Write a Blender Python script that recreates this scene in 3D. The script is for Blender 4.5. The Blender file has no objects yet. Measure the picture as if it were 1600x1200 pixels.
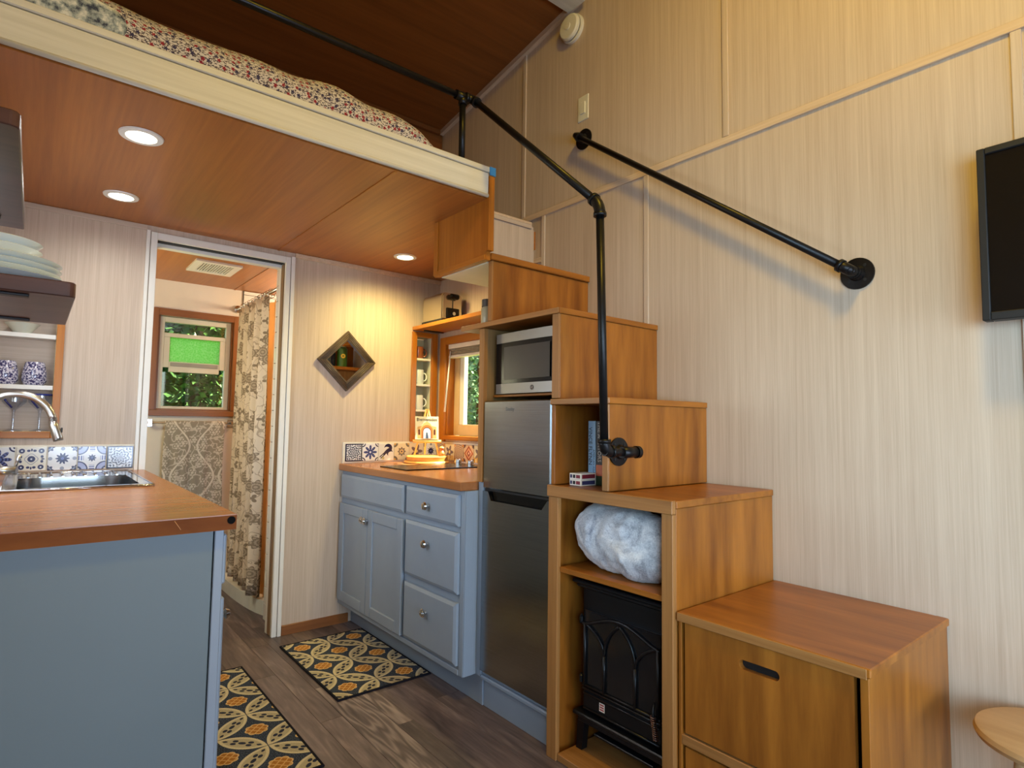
import bpy, bmesh, math, random
from mathutils import Vector, Matrix, noise as mnoise
random.seed(7)
SC = bpy.context.scene
COL = SC.collection
PI = math.pi

# ------------------------------------------------------------------ camera
cam_d = bpy.data.cameras.new('camera')
cam_d.sensor_fit = 'HORIZONTAL'; cam_d.sensor_width = 36.0
cam_d.lens = 36.0 * 915.23 / 1600.0
cam_d.clip_start = 0.02
cam = bpy.data.objects.new('camera', cam_d); COL.objects.link(cam)
yaw, pit, rol = 0.684525, 0.066478, 0.014374
f_ = Vector((math.sin(yaw) * math.cos(pit), math.cos(yaw) * math.cos(pit), math.sin(pit)))
r_ = Vector((math.cos(yaw), -math.sin(yaw), 0)); u_ = r_.cross(f_)
R_ = math.cos(rol) * r_ + math.sin(rol) * u_; U_ = -math.sin(rol) * r_ + math.cos(rol) * u_
M = Matrix((R_, U_, -f_)).transposed().to_4x4(); M.translation = Vector((0, 0, 1.18))
cam.matrix_world = M
SC.camera = cam

# ------------------------------------------------------------------ world, sun, window daylight, exposure
def lin(v):
    v /= 255.0
    return v / 12.92 if v <= 0.04045 else ((v + 0.055) / 1.055) ** 2.4
def C(r, g, b): return (lin(r), lin(g), lin(b), 1.0)
world = bpy.data.worlds.new('world'); SC.world = world; world.use_nodes = True
wn = world.node_tree; wn.nodes.clear()
wo = wn.nodes.new('ShaderNodeOutputWorld'); bg = wn.nodes.new('ShaderNodeBackground'); sky = wn.nodes.new('ShaderNodeTexSky')
sky.sky_type = 'NISHITA'; sky.sun_disc = False; sky.sun_elevation = math.radians(55); sky.sun_rotation = math.radians(60)
bg.inputs['Strength'].default_value = 0.75
wn.links.new(sky.outputs[0], bg.inputs[0]); wn.links.new(bg.outputs[0], wo.inputs[0])

def area(name, loc, aim, sx, sy, power, col, spread=180):
    d = bpy.data.lights.new(name, 'AREA'); d.shape = 'RECTANGLE'; d.size = sx; d.size_y = sy; d.energy = power; d.color = col; d.spread = math.radians(spread)
    o = bpy.data.objects.new(name, d); COL.objects.link(o); o.location = loc
    o.rotation_euler = Vector(aim).to_track_quat('-Z', 'Y').to_euler()
    return o
sun_d = bpy.data.lights.new('sun', 'SUN'); sun_d.energy = 34.0; sun_d.angle = 0.02; sun_d.color = (1.0, 0.86, 0.66)
sun_o = bpy.data.objects.new('sun', sun_d); COL.objects.link(sun_o)
sun_o.rotation_euler = Vector((-0.55, 0.28, -0.85)).to_track_quat('-Z', 'Y').to_euler()
# daylight entering by the glazed end wall behind the camera and by the windows of the left wall
area('daylight_end_wall', (0.95, -2.46, 0.80), (0, 1, 0.0), 1.6, 0.9, 34, (0.58, 0.74, 1.0), 110)
area('daylight_left_window', (-0.24, -0.95, 1.3), (1, 0.66, 0.0), 1.3, 0.85, 16, (0.46, 0.76, 1.0), 84)
area('daylight_sink_window', (-0.235, 2.45, 1.40), (1, 0, -0.1), 0.80, 0.62, 7, (0.86, 0.92, 1.0))
# warm lamp under the high roof of the main room
area('roof_lamp', (0.85, 0.15, 3.62), (0.3, 0.2, -1), 0.30, 0.30, 46, (1.0, 0.66, 0.05))
SC.view_settings.view_transform = 'Standard'
SC.view_settings.look = 'None'
SC.view_settings.gamma = 1.0
SC.view_settings.use_curve_mapping = False
SC.view_settings.exposure = 0.0
SC.cycles.max_bounces = 7; SC.cycles.diffuse_bounces = 4; SC.cycles.glossy_bounces = 4; SC.cycles.transmission_bounces = 4
SC.cycles.transparent_max_bounces = 8; SC.cycles.caustics_reflective = False; SC.cycles.caustics_refractive = False

# ------------------------------------------------------------------ node helpers
class V:
    def __init__(s, nt, k): s.nt = nt; s.k = k
    def op(s, o, *a):
        n = s.nt.nodes.new('ShaderNodeMath'); n.operation = o
        for i, q in enumerate((s,) + a):
            q = q.k if isinstance(q, V) else q
            if isinstance(q, (int, float)): n.inputs[i].default_value = q
            else: s.nt.links.new(q, n.inputs[i])
        return V(s.nt, n.outputs[0])
    def __add__(s, b): return s.op('ADD', b)
    __radd__ = __add__
    def __sub__(s, b): return s.op('SUBTRACT', b)
    def __rsub__(s, b): return (s * -1.0) + b
    def __mul__(s, b): return s.op('MULTIPLY', b)
    __rmul__ = __mul__
    def __truediv__(s, b): return s.op('DIVIDE', b)
    def __neg__(s): return s * -1.0
    def sin(s): return s.op('SINE')
    def cos(s): return s.op('COSINE')
    def abs(s): return s.op('ABSOLUTE')
    def frac(s): return s.op('FRACT')
    def floor(s): return s.op('FLOOR')
    def sqrt(s): return s.op('SQRT')
    def lt(s, b): return s.op('LESS_THAN', b)
    def gt(s, b): return s.op('GREATER_THAN', b)
    def mn(s, b): return s.op('MINIMUM', b)
    def mx(s, b): return s.op('MAXIMUM', b)
    def at2(s, b): return s.op('ARCTAN2', b)
def hyp(a, b): return (a * a + b * b).sqrt()

class Mt:
    def __init__(s, name, rough=0.5, metal=0.0, spec=0.5):
        s.m = bpy.data.materials.new(name); s.m.use_nodes = True; s.nt = s.m.node_tree
        s.b = s.nt.nodes['Principled BSDF']; s.b.inputs['Roughness'].default_value = rough
        s.b.inputs['Metallic'].default_value = metal; s.b.inputs['Specular IOR Level'].default_value = spec
        s._tc = None
    def n(s, t): return s.nt.nodes.new(t)
    def l(s, a, b): s.nt.links.new(a, b)
    def co(s):
        if s._tc is None: s._tc = s.n('ShaderNodeTexCoord').outputs['Object']
        return s._tc
    def xyz(s, vec=None):
        k = s.n('ShaderNodeSeparateXYZ'); s.l(vec or s.co(), k.inputs[0])
        return [V(s.nt, k.outputs[i]) for i in range(3)]
    def vec(s, x, y, z=0.0):
        k = s.n('ShaderNodeCombineXYZ')
        for i, q in enumerate((x, y, z)):
            if isinstance(q, V): s.l(q.k, k.inputs[i])
            else: k.inputs[i].default_value = q
        return k.outputs[0]
    def scaled(s, sc, vec=None, off=None):
        k = s.n('ShaderNodeMapping'); k.inputs['Scale'].default_value = sc; s.l(vec or s.co(), k.inputs[0])
        if off is not None: s.l(off, k.inputs['Location'])
        return k.outputs[0]
    def noise(s, vec, scale=1, detail=4, rough=0.55, dist=0.0):
        k = s.n('ShaderNodeTexNoise'); s.l(vec, k.inputs['Vector'])
        k.inputs['Scale'].default_value = scale; k.inputs['Detail'].default_value = detail
        k.inputs['Roughness'].default_value = rough; k.inputs['Distortion'].default_value = dist
        return V(s.nt, k.outputs[0])
    def mix(s, fac, a, b):
        k = s.n('ShaderNodeMix'); k.data_type = 'RGBA'
        if isinstance(fac, V): s.l(fac.k, k.inputs[0])
        else: k.inputs[0].default_value = fac
        for q, i in ((a, 6), (b, 7)):
            if isinstance(q, (tuple, list)): k.inputs[i].default_value = q
            else: s.l(q, k.inputs[i])
        return k.outputs[2]
    def ramp(s, v, stops):
        k = s.n('ShaderNodeValToRGB'); e = k.color_ramp.elements
        while len(e) < len(stops): e.new(0.5)
        for q, (p, c) in zip(e, stops): q.position = p; q.color = c
        s.l(v.k, k.inputs[0]); return k.outputs[0]
    def color(s, c):
        if isinstance(c, (tuple, list)): s.b.inputs['Base Color'].default_value = c
        else: s.l(c, s.b.inputs['Base Color'])
        return s
    def bump(s, v, strength=0.2, dist=0.002):
        k = s.n('ShaderNodeBump'); k.inputs['Strength'].default_value = strength; k.inputs['Distance'].default_value = dist
        s.l(v.k if isinstance(v, V) else v, k.inputs['Height']); s.l(k.outputs[0], s.b.inputs['Normal'])
        return s
    def voro(s, vec, scale):
        k = s.n('ShaderNodeTexVoronoi'); k.voronoi_dimensions = '2D'; k.inputs['Scale'].default_value = scale
        s.l(vec, k.inputs['Vector']); return k

MATS = {}
def plain(name, c, rough=0.5, metal=0.0, spec=0.5, var=0.06, nscale=12):
    if name in MATS: return MATS[name]
    m = Mt(name, rough, metal, spec)
    nz = m.noise(m.co(), nscale, 3)
    d = tuple(max(0, x * (1 - var)) for x in c[:3]) + (1,); e = tuple(min(1, x * (1 + var)) for x in c[:3]) + (1,)
    m.color(m.ramp(nz, [(0.3, d), (0.7, e)]))
    MATS[name] = m.m; return m.m

def wood(name, ca, cb, axis='z', fine=55.0, along=1.6, rough=0.45, figure=0.0, bump=0.08, lo=0.3, hi=0.72, rand=0.0, spec=0.4):
    """streaked timber: grain runs along one axis of the object"""
    m = Mt(name, rough, 0, spec)
    sc = {'x': (along, fine, fine), 'y': (fine, along, fine), 'z': (fine, fine, along)}[axis]
    off = None
    if rand:
        oi = m.n('ShaderNodeObjectInfo'); rr = V(m.nt, oi.outputs['Random'])
        off = m.vec(rr * 37.0, rr * 91.0, rr * 53.0)
    v = m.scaled(sc, off=off)
    n1 = m.noise(v, 1.0, 5, 0.6)
    sc2 = tuple(q * 0.22 for q in sc)
    n2 = m.noise(m.scaled(sc2, off=off), 1.0, 4, 0.55, figure)
    mixv = n1 * 0.5 + n2 * 0.5
    col = m.ramp(mixv, [(lo, ca), (hi, cb)])
    if rand:
        k = (rr - 0.5) * rand + 1.0
        h = m.n('ShaderNodeHueSaturation'); m.l(k.k, h.inputs['Value']); m.l(col, h.inputs['Color']); col = h.outputs[0]
    m.color(col); m.bump(n1, bump, 0.001)
    return m.m

# ------------------------------------------------------------------ materials
PLY = {a: wood('pale_ply_' + a, C(172, 150, 128), C(212, 194, 174), a, 300, 5.0, 0.5, 0.0, 0.06, 0.22, 0.78) for a in 'xyz'}
BATHW = {a: wood('bath_frame_' + a, C(116, 68, 30), C(148, 94, 48), a, 60, 2, 0.4) for a in 'xz'}
PLYB = wood('pale_batten', C(188, 160, 130), C(222, 198, 168), 'y', 140, 3, 0.5)
STAIR = {a: wood('honey_birch_' + a, C(104, 54, 13), C(178, 112, 40), a, 20, 2.4, 0.34, 2.2, 0.05) for a in 'xyz'}
EDGE = {a: wood('birch_edge_' + a, C(136, 90, 44), C(174, 124, 70), a, 120, 3, 0.45) for a in 'xyz'}
LOFTC = wood('orange_ply_ceiling', C(146, 84, 32), C(184, 116, 48), 'y', 60, 2.0, 0.36, 0.6, 0.05)
ROOFW = wood('dark_roof_ply', C(110, 62, 22), C(142, 84, 34), 'x', 40, 2.0, 0.5, 0.6, 0.05)
WHITEW = wood('whitewashed_board', C(190, 186, 170), C(222, 219, 206), 'x', 70, 2.0, 0.5, 0.4, 0.08)
COUNTER = {a: wood('cherry_counter_' + a, C(140, 86, 48), C(180, 122, 76), a, 22, 1.6, 0.24, 0.9, 0.03) for a in 'xy'}
TRIMW = {a: wood('orange_trim_' + a, C(150, 84, 20), C(190, 120, 38), a, 60, 2, 0.35) for a in 'xyz'}
DARKW = wood('walnut_shelf', C(58, 36, 32), C(92, 62, 54), 'x', 60, 2, 0.35)
def floor_mat():
    m = Mt('grey_oak_plank', 0.42, 0, 0.4); oi = m.n('ShaderNodeObjectInfo'); rr = V(m.nt, oi.outputs['Random'])
    off = m.vec(rr * 37.0, rr * 91.0, rr * 53.0)
    n1 = m.noise(m.scaled((60, 3.0, 60), off=off), 1.0, 5, 0.62); n2 = m.noise(m.scaled((9, 1.6, 9), off=off), 1.0, 4, 0.6, 1.0)
    n3 = m.noise(m.scaled((7, 0.9, 7), off=off), 1.0, 3, 0.5)
    ringv = (n3 * 95.0 + n1 * 3.0).sin() * 0.5 + 0.5                # cathedral figure
    strong = (rr * 7.31).frac().gt(0.62)
    v = n1 * 0.35 + n2 * 0.45 + ringv * (strong * 0.16 + 0.05) + 0.04
    col = m.ramp(v, [(0.30, C(58, 48, 48)), (0.5, C(102, 88, 87)), (0.68, C(146, 131, 128))])
    h = m.n('ShaderNodeHueSaturation'); m.l(((rr - 0.5) * 0.45 + 1.0).k, h.inputs['Value']); m.l(col, h.inputs['Color'])
    m.color(h.outputs[0]); m.bump(n1, 0.15, 0.001); return m.m
FLOORW = floor_mat()
STOOLW = wood('pale_stool_wood', C(176, 140, 96), C(206, 172, 128), 'y', 30, 2, 0.35, 0.5)
MIRF = wood('ribbed_dark_frame', C(58, 46, 36), C(98, 80, 62), 'x', 90, 6, 0.4)
RUSTIC = wood('rustic_grey_post', C(112, 84, 50), C(160, 124, 78), 'z', 60, 2, 0.45)
BLUE = plain('blue_grey_paint', C(140, 153, 168), 0.42, var=0.02)
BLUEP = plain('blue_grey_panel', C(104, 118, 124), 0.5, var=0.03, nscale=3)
WHITE = plain('white_paint', C(228, 224, 214), 0.4, var=0.02)
CREAMP = plain('cream_board', C(226, 218, 200), 0.5, var=0.03)
BWHITE = plain('bathroom_wall_white', C(222, 212, 196), 0.55, var=0.02)
PORC = plain('porcelain', C(226, 232, 228), 0.12, var=0.02)
TILEW = plain('white_shower_tile', C(232, 230, 224), 0.15, var=0.02)
GROUT = plain('dark_grout', C(88, 86, 82), 0.9)
PIPE = plain('black_iron_pipe', C(30, 29, 30), 0.38, 0.6, var=0.15, nscale=60)
BLACK = plain('black_gloss', C(8, 8, 9), 0.22, var=0.1, spec=0.3)
BLACKM = plain('black_matt', C(16, 16, 17), 0.55, var=0.1)
IRON = plain('stove_black', C(19, 20, 23), 0.35, 0.2, var=0.1)
CHROME = plain('chrome', C(206, 208, 212), 0.14, 1.0, var=0.03)
NICKEL = plain('brushed_nickel', C(186, 184, 180), 0.28, 1.0, var=0.05, nscale=80)
GOLDSTEEL = plain('toaster_steel', C(206, 196, 178), 0.25, 1.0, var=0.03)
PLASTW = plain('white_plastic', C(222, 218, 200), 0.4, var=0.02)
EXTW = plain('outer_wall', C(120, 112, 100), 0.8)
PAPERW = plain('paper_white', C(228, 222, 210), 0.7, var=0.03)
def steel():
    m = Mt('brushed_steel', 0.3, 1.0); nz = m.noise(m.scaled((4, 4, 260)), 1, 2)
    m.color(m.ramp(nz, [(0.3, C(140, 142, 144)), (0.7, C(150, 152, 154))]))
    r = nz * 0.05 + 0.19; m.l(r.k, m.b.inputs['Roughness']); return m.m
STEEL = steel()
def glass_thin(name, tint, refl=0.08):
    m = bpy.data.materials.new(name); m.use_nodes = True; nt = m.node_tree; nt.nodes.clear()
    o = nt.nodes.new('ShaderNodeOutputMaterial'); t = nt.nodes.new('ShaderNodeBsdfTransparent'); g = nt.nodes.new('ShaderNodeBsdfGlossy'); x = nt.nodes.new('ShaderNodeMixShader')
    t.inputs[0].default_value = tint; g.inputs['Roughness'].default_value = 0.02; x.inputs[0].default_value = refl
    nt.links.new(t.outputs[0], x.inputs[1]); nt.links.new(g.outputs[0], x.inputs[2]); nt.links.new(x.outputs[0], o.inputs[0])
    return m
GLASS = glass_thin('window_glass', (0.94, 0.97, 0.95, 1))
def frosted():
    m = bpy.data.materials.new('obscure_glass'); m.use_nodes = True; nt = m.node_tree; nt.nodes.clear()
    o = nt.nodes.new('ShaderNodeOutputMaterial'); t = nt.nodes.new('ShaderNodeBsdfTranslucent'); p = nt.nodes.new('ShaderNodeBsdfTransparent'); x = nt.nodes.new('ShaderNodeMixShader')
    v = nt.nodes.new('ShaderNodeTexVoronoi'); v.inputs['Scale'].default_value = 95; tc = nt.nodes.new('ShaderNodeTexCoord'); r = nt.nodes.new('ShaderNodeValToRGB')
    nt.links.new(tc.outputs['Object'], v.inputs['Vector']); nt.links.new(v.outputs['Distance'], r.inputs[0])
    r.color_ramp.elements[0].color = (0.34, 0.80, 0.18, 1); r.color_ramp.elements[1].color = (0.85, 1.0, 0.55, 1)
    nt.links.new(r.outputs[0], t.inputs[0]); p.inputs[0].default_value = (0.75, 1.0, 0.6, 1); x.inputs[0].default_value = 0.35
    nt.links.new(t.outputs[0], x.inputs[1]); nt.links.new(p.outputs[0], x.inputs[2]); nt.links.new(x.outputs[0], o.inputs[0])
    return m
FROST = frosted()
def emis(name, c, s):
    m = bpy.data.materials.new(name); m.use_nodes = True; b = m.node_tree.nodes['Principled BSDF']
    b.inputs['Base Color'].default_value = c; b.inputs['Emission Color'].default_value = c; b.inputs['Emission Strength'].default_value = s
    return m
LAMP = emis('lamp_lens', (1.0, 0.86, 0.66, 1), 14.0)
def mirror_mat():
    m = Mt('mirror_glass', 0.01, 1.0); m.color((0.9, 0.9, 0.9, 1)); return m.m
MIRROR = mirror_mat()

def rug_mat():
    m = Mt('woven_trellis_rug', 0.95, spec=0.1)
    x, y, z = m.xyz()
    wob = m.noise(m.scaled((260, 260, 1)), 1, 1)
    a = 0.1985; k = 1 / (a * math.sqrt(2))
    p = (x + y) * k; q = (x - y) * k
    p0 = (p + 0.5).frac() - 0.5; q0 = (q + 0.5).frac() - 0.5         # around lattice nodes
    pc = p.frac() - 0.5; qc = q.frac() - 0.5                         # around cell centres
    # petals along +-p and +-q edges: overlap of circles of radius .7071 on the lattice
    R = 0.70
    d_pet = lambda c, s: (hyp((c).abs() * 1.0 - 0.0, s.abs() + 0.5).op('ADD', 0.0))
    e1 = hyp(pc, q0.abs() + 0.5); e2 = hyp(qc, p0.abs() + 0.5)
    e = e1.mn(e2)
    petal = e.lt(R)
    rim = e.gt(R - 0.055) * petal
    inner = e.lt(R - 0.085)
    # navy marks within a petal
    def marks(c, s):
        b1 = hyp(c * 7.5, s * 14.0).lt(0.55)
        b2 = hyp((c.abs() - 0.15) * 11.0, (s.abs() - 0.045) * 16.0).lt(0.6)
        b3 = hyp((c.abs() - 0.33) * 11.0, s * 20.0).lt(0.55)
        return b1.mx(b2).mx(b3)
    mk = marks(pc, q0) * e1.lt(R - 0.07); mk2 = marks(qc, p0) * e2.lt(R - 0.07)
    mk = mk.mx(mk2)
    rc = hyp(pc, qc); th = qc.at2(pc)
    edge = 0.185 + (th * 4.0).cos().abs() * 0.03
    gold = (rc - edge).lt(0.0); goldin = (rc - edge).lt(-0.028)
    grid = ((pc * 9.0).frac() - 0.5).abs().lt(0.10).mx(((qc * 9.0).frac() - 0.5).abs().lt(0.10))
    cream = C(160, 148, 122); navy = C(40, 43, 58); slate = C(70, 80, 92)
    c = m.mix(wob.gt(0.55), navy, slate)
    c = m.mix(gold, c, C(196, 160, 110)); c = m.mix(goldin, c, C(152, 100, 46)); c = m.mix(goldin * grid * 0.7, c, C(205, 165, 105))
    c = m.mix(petal, c, cream); c = m.mix(rim, c, C(186, 172, 142)); c = m.mix(mk, c, navy)
    h = m.n('ShaderNodeHueSaturation'); m.l((wob * 0.7 + 0.65).k, h.inputs['Value']); m.l(c, h.inputs['Color'])
    m.color(h.outputs[0]); m.bump(wob, 0.5, 0.003); return m.m
RUG = rug_mat()
RUGB = plain('navy_rug_binding', C(24, 24, 32), 0.95, var=0.2, nscale=200, spec=0.1)

def flower_mask(m, vec, x, y, scale, r0, lobes, amp):
    vo = m.voro(vec, scale); px = m.xyz(vo.outputs['Position'])
    dx = x - px[0]; dy = y - px[1]; r = hyp(dx, dy); th = dy.at2(dx)
    return (r - (1.0 + (th * lobes).cos() * amp) * r0), vo, r, th
def curtain_mat():
    m = Mt('floral_curtain', 0.85, spec=0.1); x, y, z = m.xyz(); v = m.vec(y, z)
    f, vo, r, th = flower_mask(m, v, y, z, 7.5, 0.038, 7, 0.22)
    ring = ((r * 420.0).sin() + (th * 14.0).cos() * 0.6).gt(0.0)
    y2 = y + 0.071; z2 = z + 0.043
    g, vo2, r2, th2 = flower_mask(m, m.vec(y2, z2), y2, z2, 10.0, 0.017, 3, 0.55)
    vine = (m.noise(m.scaled((9, 9, 9)), 1, 1) - 0.5).abs().lt(0.010)
    vine2 = (m.noise(m.scaled((15, 15, 15)), 1, 1) - 0.47).abs().lt(0.008)
    base = C(222, 208, 188); dk = C(142, 128, 110); md = C(182, 166, 146)
    c = m.mix(vine.mx(vine2), base, md); c = m.mix(g.lt(0.0), c, dk); c = m.mix(f.lt(0.0), c, dk); c = m.mix(f.lt(-0.004) * ring, c, md)
    m.color(c); return m.m
CURT = curtain_mat()
def liner_mat():
    m = Mt('cream_liner', 0.7); m.color(C(232, 200, 150)); t = m.n('ShaderNodeBsdfTranslucent'); x = m.n('ShaderNodeMixShader'); x.inputs[0].default_value = 0.6
    t.inputs[0].default_value = C(248, 222, 176); o = m.nt.nodes['Material Output']; m.l(m.b.outputs[0], x.inputs[1]); m.l(t.outputs[0], x.inputs[2]); m.l(x.outputs[0], o.inputs[0]); return m.m
LINER = liner_mat()
def duvet_mat():
    m = Mt('sprigged_cotton', 0.9, spec=0.1); x, y, z = m.xyz(); xx = x; yy = y * 0.6 + z
    v = m.vec(xx, yy)
    f, vo, r, th = flower_mask(m, v, xx, yy, 44.0, 0.0055, 5, 0.3)
    x2 = xx + 0.013; y2 = yy + 0.027
    g, vo2, r2, th2 = flower_mask(m, m.vec(x2, y2), x2, y2, 110.0, 0.0023, 2, 0.5)
    vine = (m.noise(m.vec(xx * 60.0, yy * 60.0), 1, 1) - 0.5).abs().lt(0.02)
    pick = V(m.nt, vo.outputs['Color'])
    sx = m.xyz(vo.outputs['Color'])[0]
    fc = m.mix(sx.gt(0.55), C(62, 58, 84), C(138, 46, 56))
    c = m.mix(vine, C(200, 194, 188), C(104, 92, 92)); c = m.mix(g.lt(0.0), c, C(70, 62, 74)); c = m.mix(f.lt(0.0), c, fc)
    m.color(c); return m.m
DUVET = duvet_mat()
QUILT = None
def quilt_mat():
    m = Mt('mottled_teal_pillow', 0.9, spec=0.1); nz = m.noise(m.co(), 34, 5, 0.65)
    m.color(m.ramp(nz, [(0.38, C(60, 66, 82)), (0.5, C(150, 160, 160)), (0.62, C(214, 214, 206))])); return m.m
QUILT = quilt_mat()
def towel_mat():
    m = Mt('damask_towel', 0.95, spec=0.05); x, y, z = m.xyz()
    P_ = 0.30; u = ((x / P_ + 0.5).frac() - 0.5).abs() * P_
    cv = (z * (2 * PI / 0.42)).cos() * 0.055 + 0.078
    line = (u - cv).abs().lt(0.006)
    f, vo, r, th = flower_mask(m, m.vec(x, z), x, z, 15.0, 0.021, 6, 0.35)
    ring = ((r * 420.0).sin()).gt(-0.2)
    vine = (m.noise(m.scaled((22, 22, 22)), 1, 1) - 0.5).abs().lt(0.03)
    c = m.mix(vine, C(152, 143, 128), C(198, 189, 174)); c = m.mix(f.lt(0.0) * ring, c, C(204, 195, 180)); c = m.mix(line, c, C(216, 208, 194))
    wob = m.noise(m.scaled((300, 300, 300)), 1, 1); m.color(c); m.bump(wob, 0.5, 0.003); return m.m
TOWEL = towel_mat()
def blanket_mat():
    m = Mt('grey_plush', 0.95, spec=0.1)
    nz = m.noise(m.co(), 13, 6, 0.65, 1.0); fine = m.noise(m.co(), 220, 2)
    m.color(m.ramp(nz * 0.75 + fine * 0.25, [(0.34, C(126, 130, 142)), (0.5, C(196, 200, 206)), (0.64, C(232, 234, 236))]))
    m.b.inputs['Sheen Weight'].default_value = 0.3
    m.bump(fine * 0.5 + nz, 0.6, 0.006); return m.m
PLUSH = blanket_mat()
def cup_mat():
    m = Mt('speckled_blue_glass', 0.08, spec=0.6); nz = m.noise(m.co(), 130, 2, 0.5, 0.6)
    m.color(m.ramp(nz, [(0.44, C(58, 56, 96)), (0.5, C(170, 166, 186)), (0.6, C(214, 208, 214))])); return m.m
SPECK = cup_mat()
CLEAR = glass_thin('clear_glass', (0.86, 0.90, 0.96, 1), 0.16)
COBALT = plain('cobalt_glass', C(28, 44, 128), 0.1)

# print patterns of the hand-painted tiles (object-local x,z; tile side .104)
def tile_mat(kind):
    m = Mt('painted_tile_' + kind, 0.14); x, y, z = m.xyz(); u = x * (1 / 0.104); v = z * (1 / 0.104)
    au = u.abs(); av = v.abs(); r = hyp(u, v); th = v.at2(u); cr = hyp(au - 0.5, av - 0.5)
    white = C(226, 228, 230); navy = C(34, 38, 82); mid = C(92, 104, 160); grey = C(136, 142, 158)
    c = white
    if kind == 'arabesque':
        sw = ((r * 44.0) + (th * 8.0).sin() * 2.2).sin().gt(0.1)
        sw2 = ((cr * 46.0) + ((au - 0.5).at2(av - 0.5) * 6.0).sin() * 1.5).sin().gt(0.0)
        inside = r.lt(0.37)
        f = inside * sw + (inside * -1.0 + 1.0) * sw2
        c = m.mix(f, C(196, 202, 212), C(26, 30, 58)); c = m.mix((r - 0.38).abs().lt(0.012), c, white)
        c = m.mix(au.mx(av).gt(0.44), c, C(30, 34, 62)); c = m.mix((au.mx(av) - 0.42).abs().lt(0.008), c, white)
    elif kind == 'star':
        c = m.mix((cr - ((au - 0.5).at2(av - 0.5) * 8.0).cos() * 0.03).lt(0.20), c, navy); c = m.mix((cr - 0.12).abs().lt(0.02), c, grey)
        c = m.mix(hyp(au - 0.42, av).lt(0.075).mx(hyp(au, av - 0.42).lt(0.075)), c, grey)
        c = m.mix((r - (th * 10.0).cos() * 0.05).lt(0.20), c, navy); c = m.mix(r.lt(0.06), c, mid)
    elif kind == 'arcs':
        c = m.mix(cr.lt(0.33), c, C(160, 168, 206)); c = m.mix((cr - 0.34).abs().lt(0.025), c, navy); c = m.mix(cr.lt(0.14), c, navy); c = m.mix(cr.lt(0.07), c, white)
        c = m.mix((r - (th * 8.0).cos() * 0.03).lt(0.13), c, navy); c = m.mix(r.lt(0.035), c, mid)
        ed = (au.mn(av).lt(0.10) * au.mx(av).gt(0.30)) * ((au.mx(av) * 70.0).sin().gt(-0.2)); c = m.mix(ed, c, mid)
    elif kind == 'dots':
        c = C(222, 218, 204)
        c = m.mix((r - 0.20 - (th * 4.0).cos() * 0.02).abs().lt(0.012), c, grey)
        pet = hyp((au - 0.35) * 1.2, (av - 0.1)).lt(0.06).mx(hyp(au - 0.1, (av - 0.35) * 1.2).lt(0.06)).mx(hyp(au - 0.38, av * 2.0).lt(0.06)).mx(hyp(au * 2.0, av - 0.38).lt(0.06))
        c = m.mix(pet, c, navy); d4 = hyp(au - 0.32, av - 0.34)
        c = m.mix(d4.lt(0.10).mx(r.lt(0.13)), c, navy); c = m.mix(d4.lt(0.03).mx(r.lt(0.035)), c, white)
    elif kind == 'snowflake':
        fl = ((th * 4.0).cos().abs() * 0.30 + 0.12 - r).gt(0.0); c = m.mix(fl, c, mid)
        c = m.mix(fl * ((r * 60.0).sin().gt(0.2)), c, navy); c = m.mix((cr - 0.17).abs().lt(0.03).mx(cr.lt(0.07)), c, navy); c = m.mix(r.lt(0.05), c, white)
    elif kind == 'bird':
        a1 = u * 0.75 + v * 0.66; b1 = v * 0.75 - u * 0.66
        body = hyp(a1 * 1.0 - 0.05, b1 * 3.2).lt(0.30); wing = hyp(u - 0.12, v - 0.22).lt(0.26) * hyp(u - 0.02, v - 0.08).gt(0.22)
        wing2 = hyp(u - 0.22, v + 0.05).lt(0.20) * hyp(u - 0.30, v + 0.16).gt(0.18); tail = (b1.abs() - 0.05).abs().lt(0.03) * a1.lt(-0.15) * a1.gt(-0.52)
        c = C(220, 222, 220); c = m.mix(body.mx(wing).mx(wing2).mx(tail), c, C(34, 36, 74)); c = m.mix(hyp(u + 0.2, v + 0.36).lt(0.08), c, C(190, 180, 130))
    elif kind == 'ochre':
        c = C(214, 206, 180); c = m.mix(cr.lt(0.24), c, C(110, 104, 96)); c = m.mix(cr.lt(0.12), c, C(196, 160, 96))
        c = m.mix((r - (th * 8.0).cos() * 0.04).lt(0.24), c, C(120, 112, 108)); c = m.mix(r.lt(0.13), c, C(206, 182, 130)); c = m.mix(r.lt(0.05), c, navy)
    elif kind == 'rust':
        dd = au + av; c = C(206, 170, 140); c = m.mix(dd.lt(0.46), c, C(150, 70, 48)); c = m.mix(dd.lt(0.33), c, C(210, 150, 118)); c = m.mix(dd.lt(0.2), c, C(120, 44, 52)); c = m.mix(dd.lt(0.08), c, C(226, 190, 170)); c = m.mix(cr.lt(0.2), c, C(90, 64, 70))
    elif kind == 'brown':
        sw = ((r * 55.0) + (th * 6.0).sin() * 2.0).sin().gt(0.0); c = m.mix(sw, C(206, 180, 150), C(104, 66, 62)); c = m.mix(cr.lt(0.16), c, C(190, 130, 70))
    elif kind == 'leaf':
        c = m.mix((r - (th * 5.0).cos() * 0.12).lt(0.3), C(212, 196, 168), C(112, 92, 96)); c = m.mix(v.lt(-0.2) * ((u * 26.0).sin().gt(-0.3)), c, C(206, 150, 70)); c = m.mix(r.lt(0.1), c, C(220, 190, 120))
    m.color(c); return m.m
TILE = {k: tile_mat(k) for k in ('arabesque', 'star', 'arcs', 'dots', 'snowflake', 'bird', 'ochre', 'rust', 'brown', 'leaf')}
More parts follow.
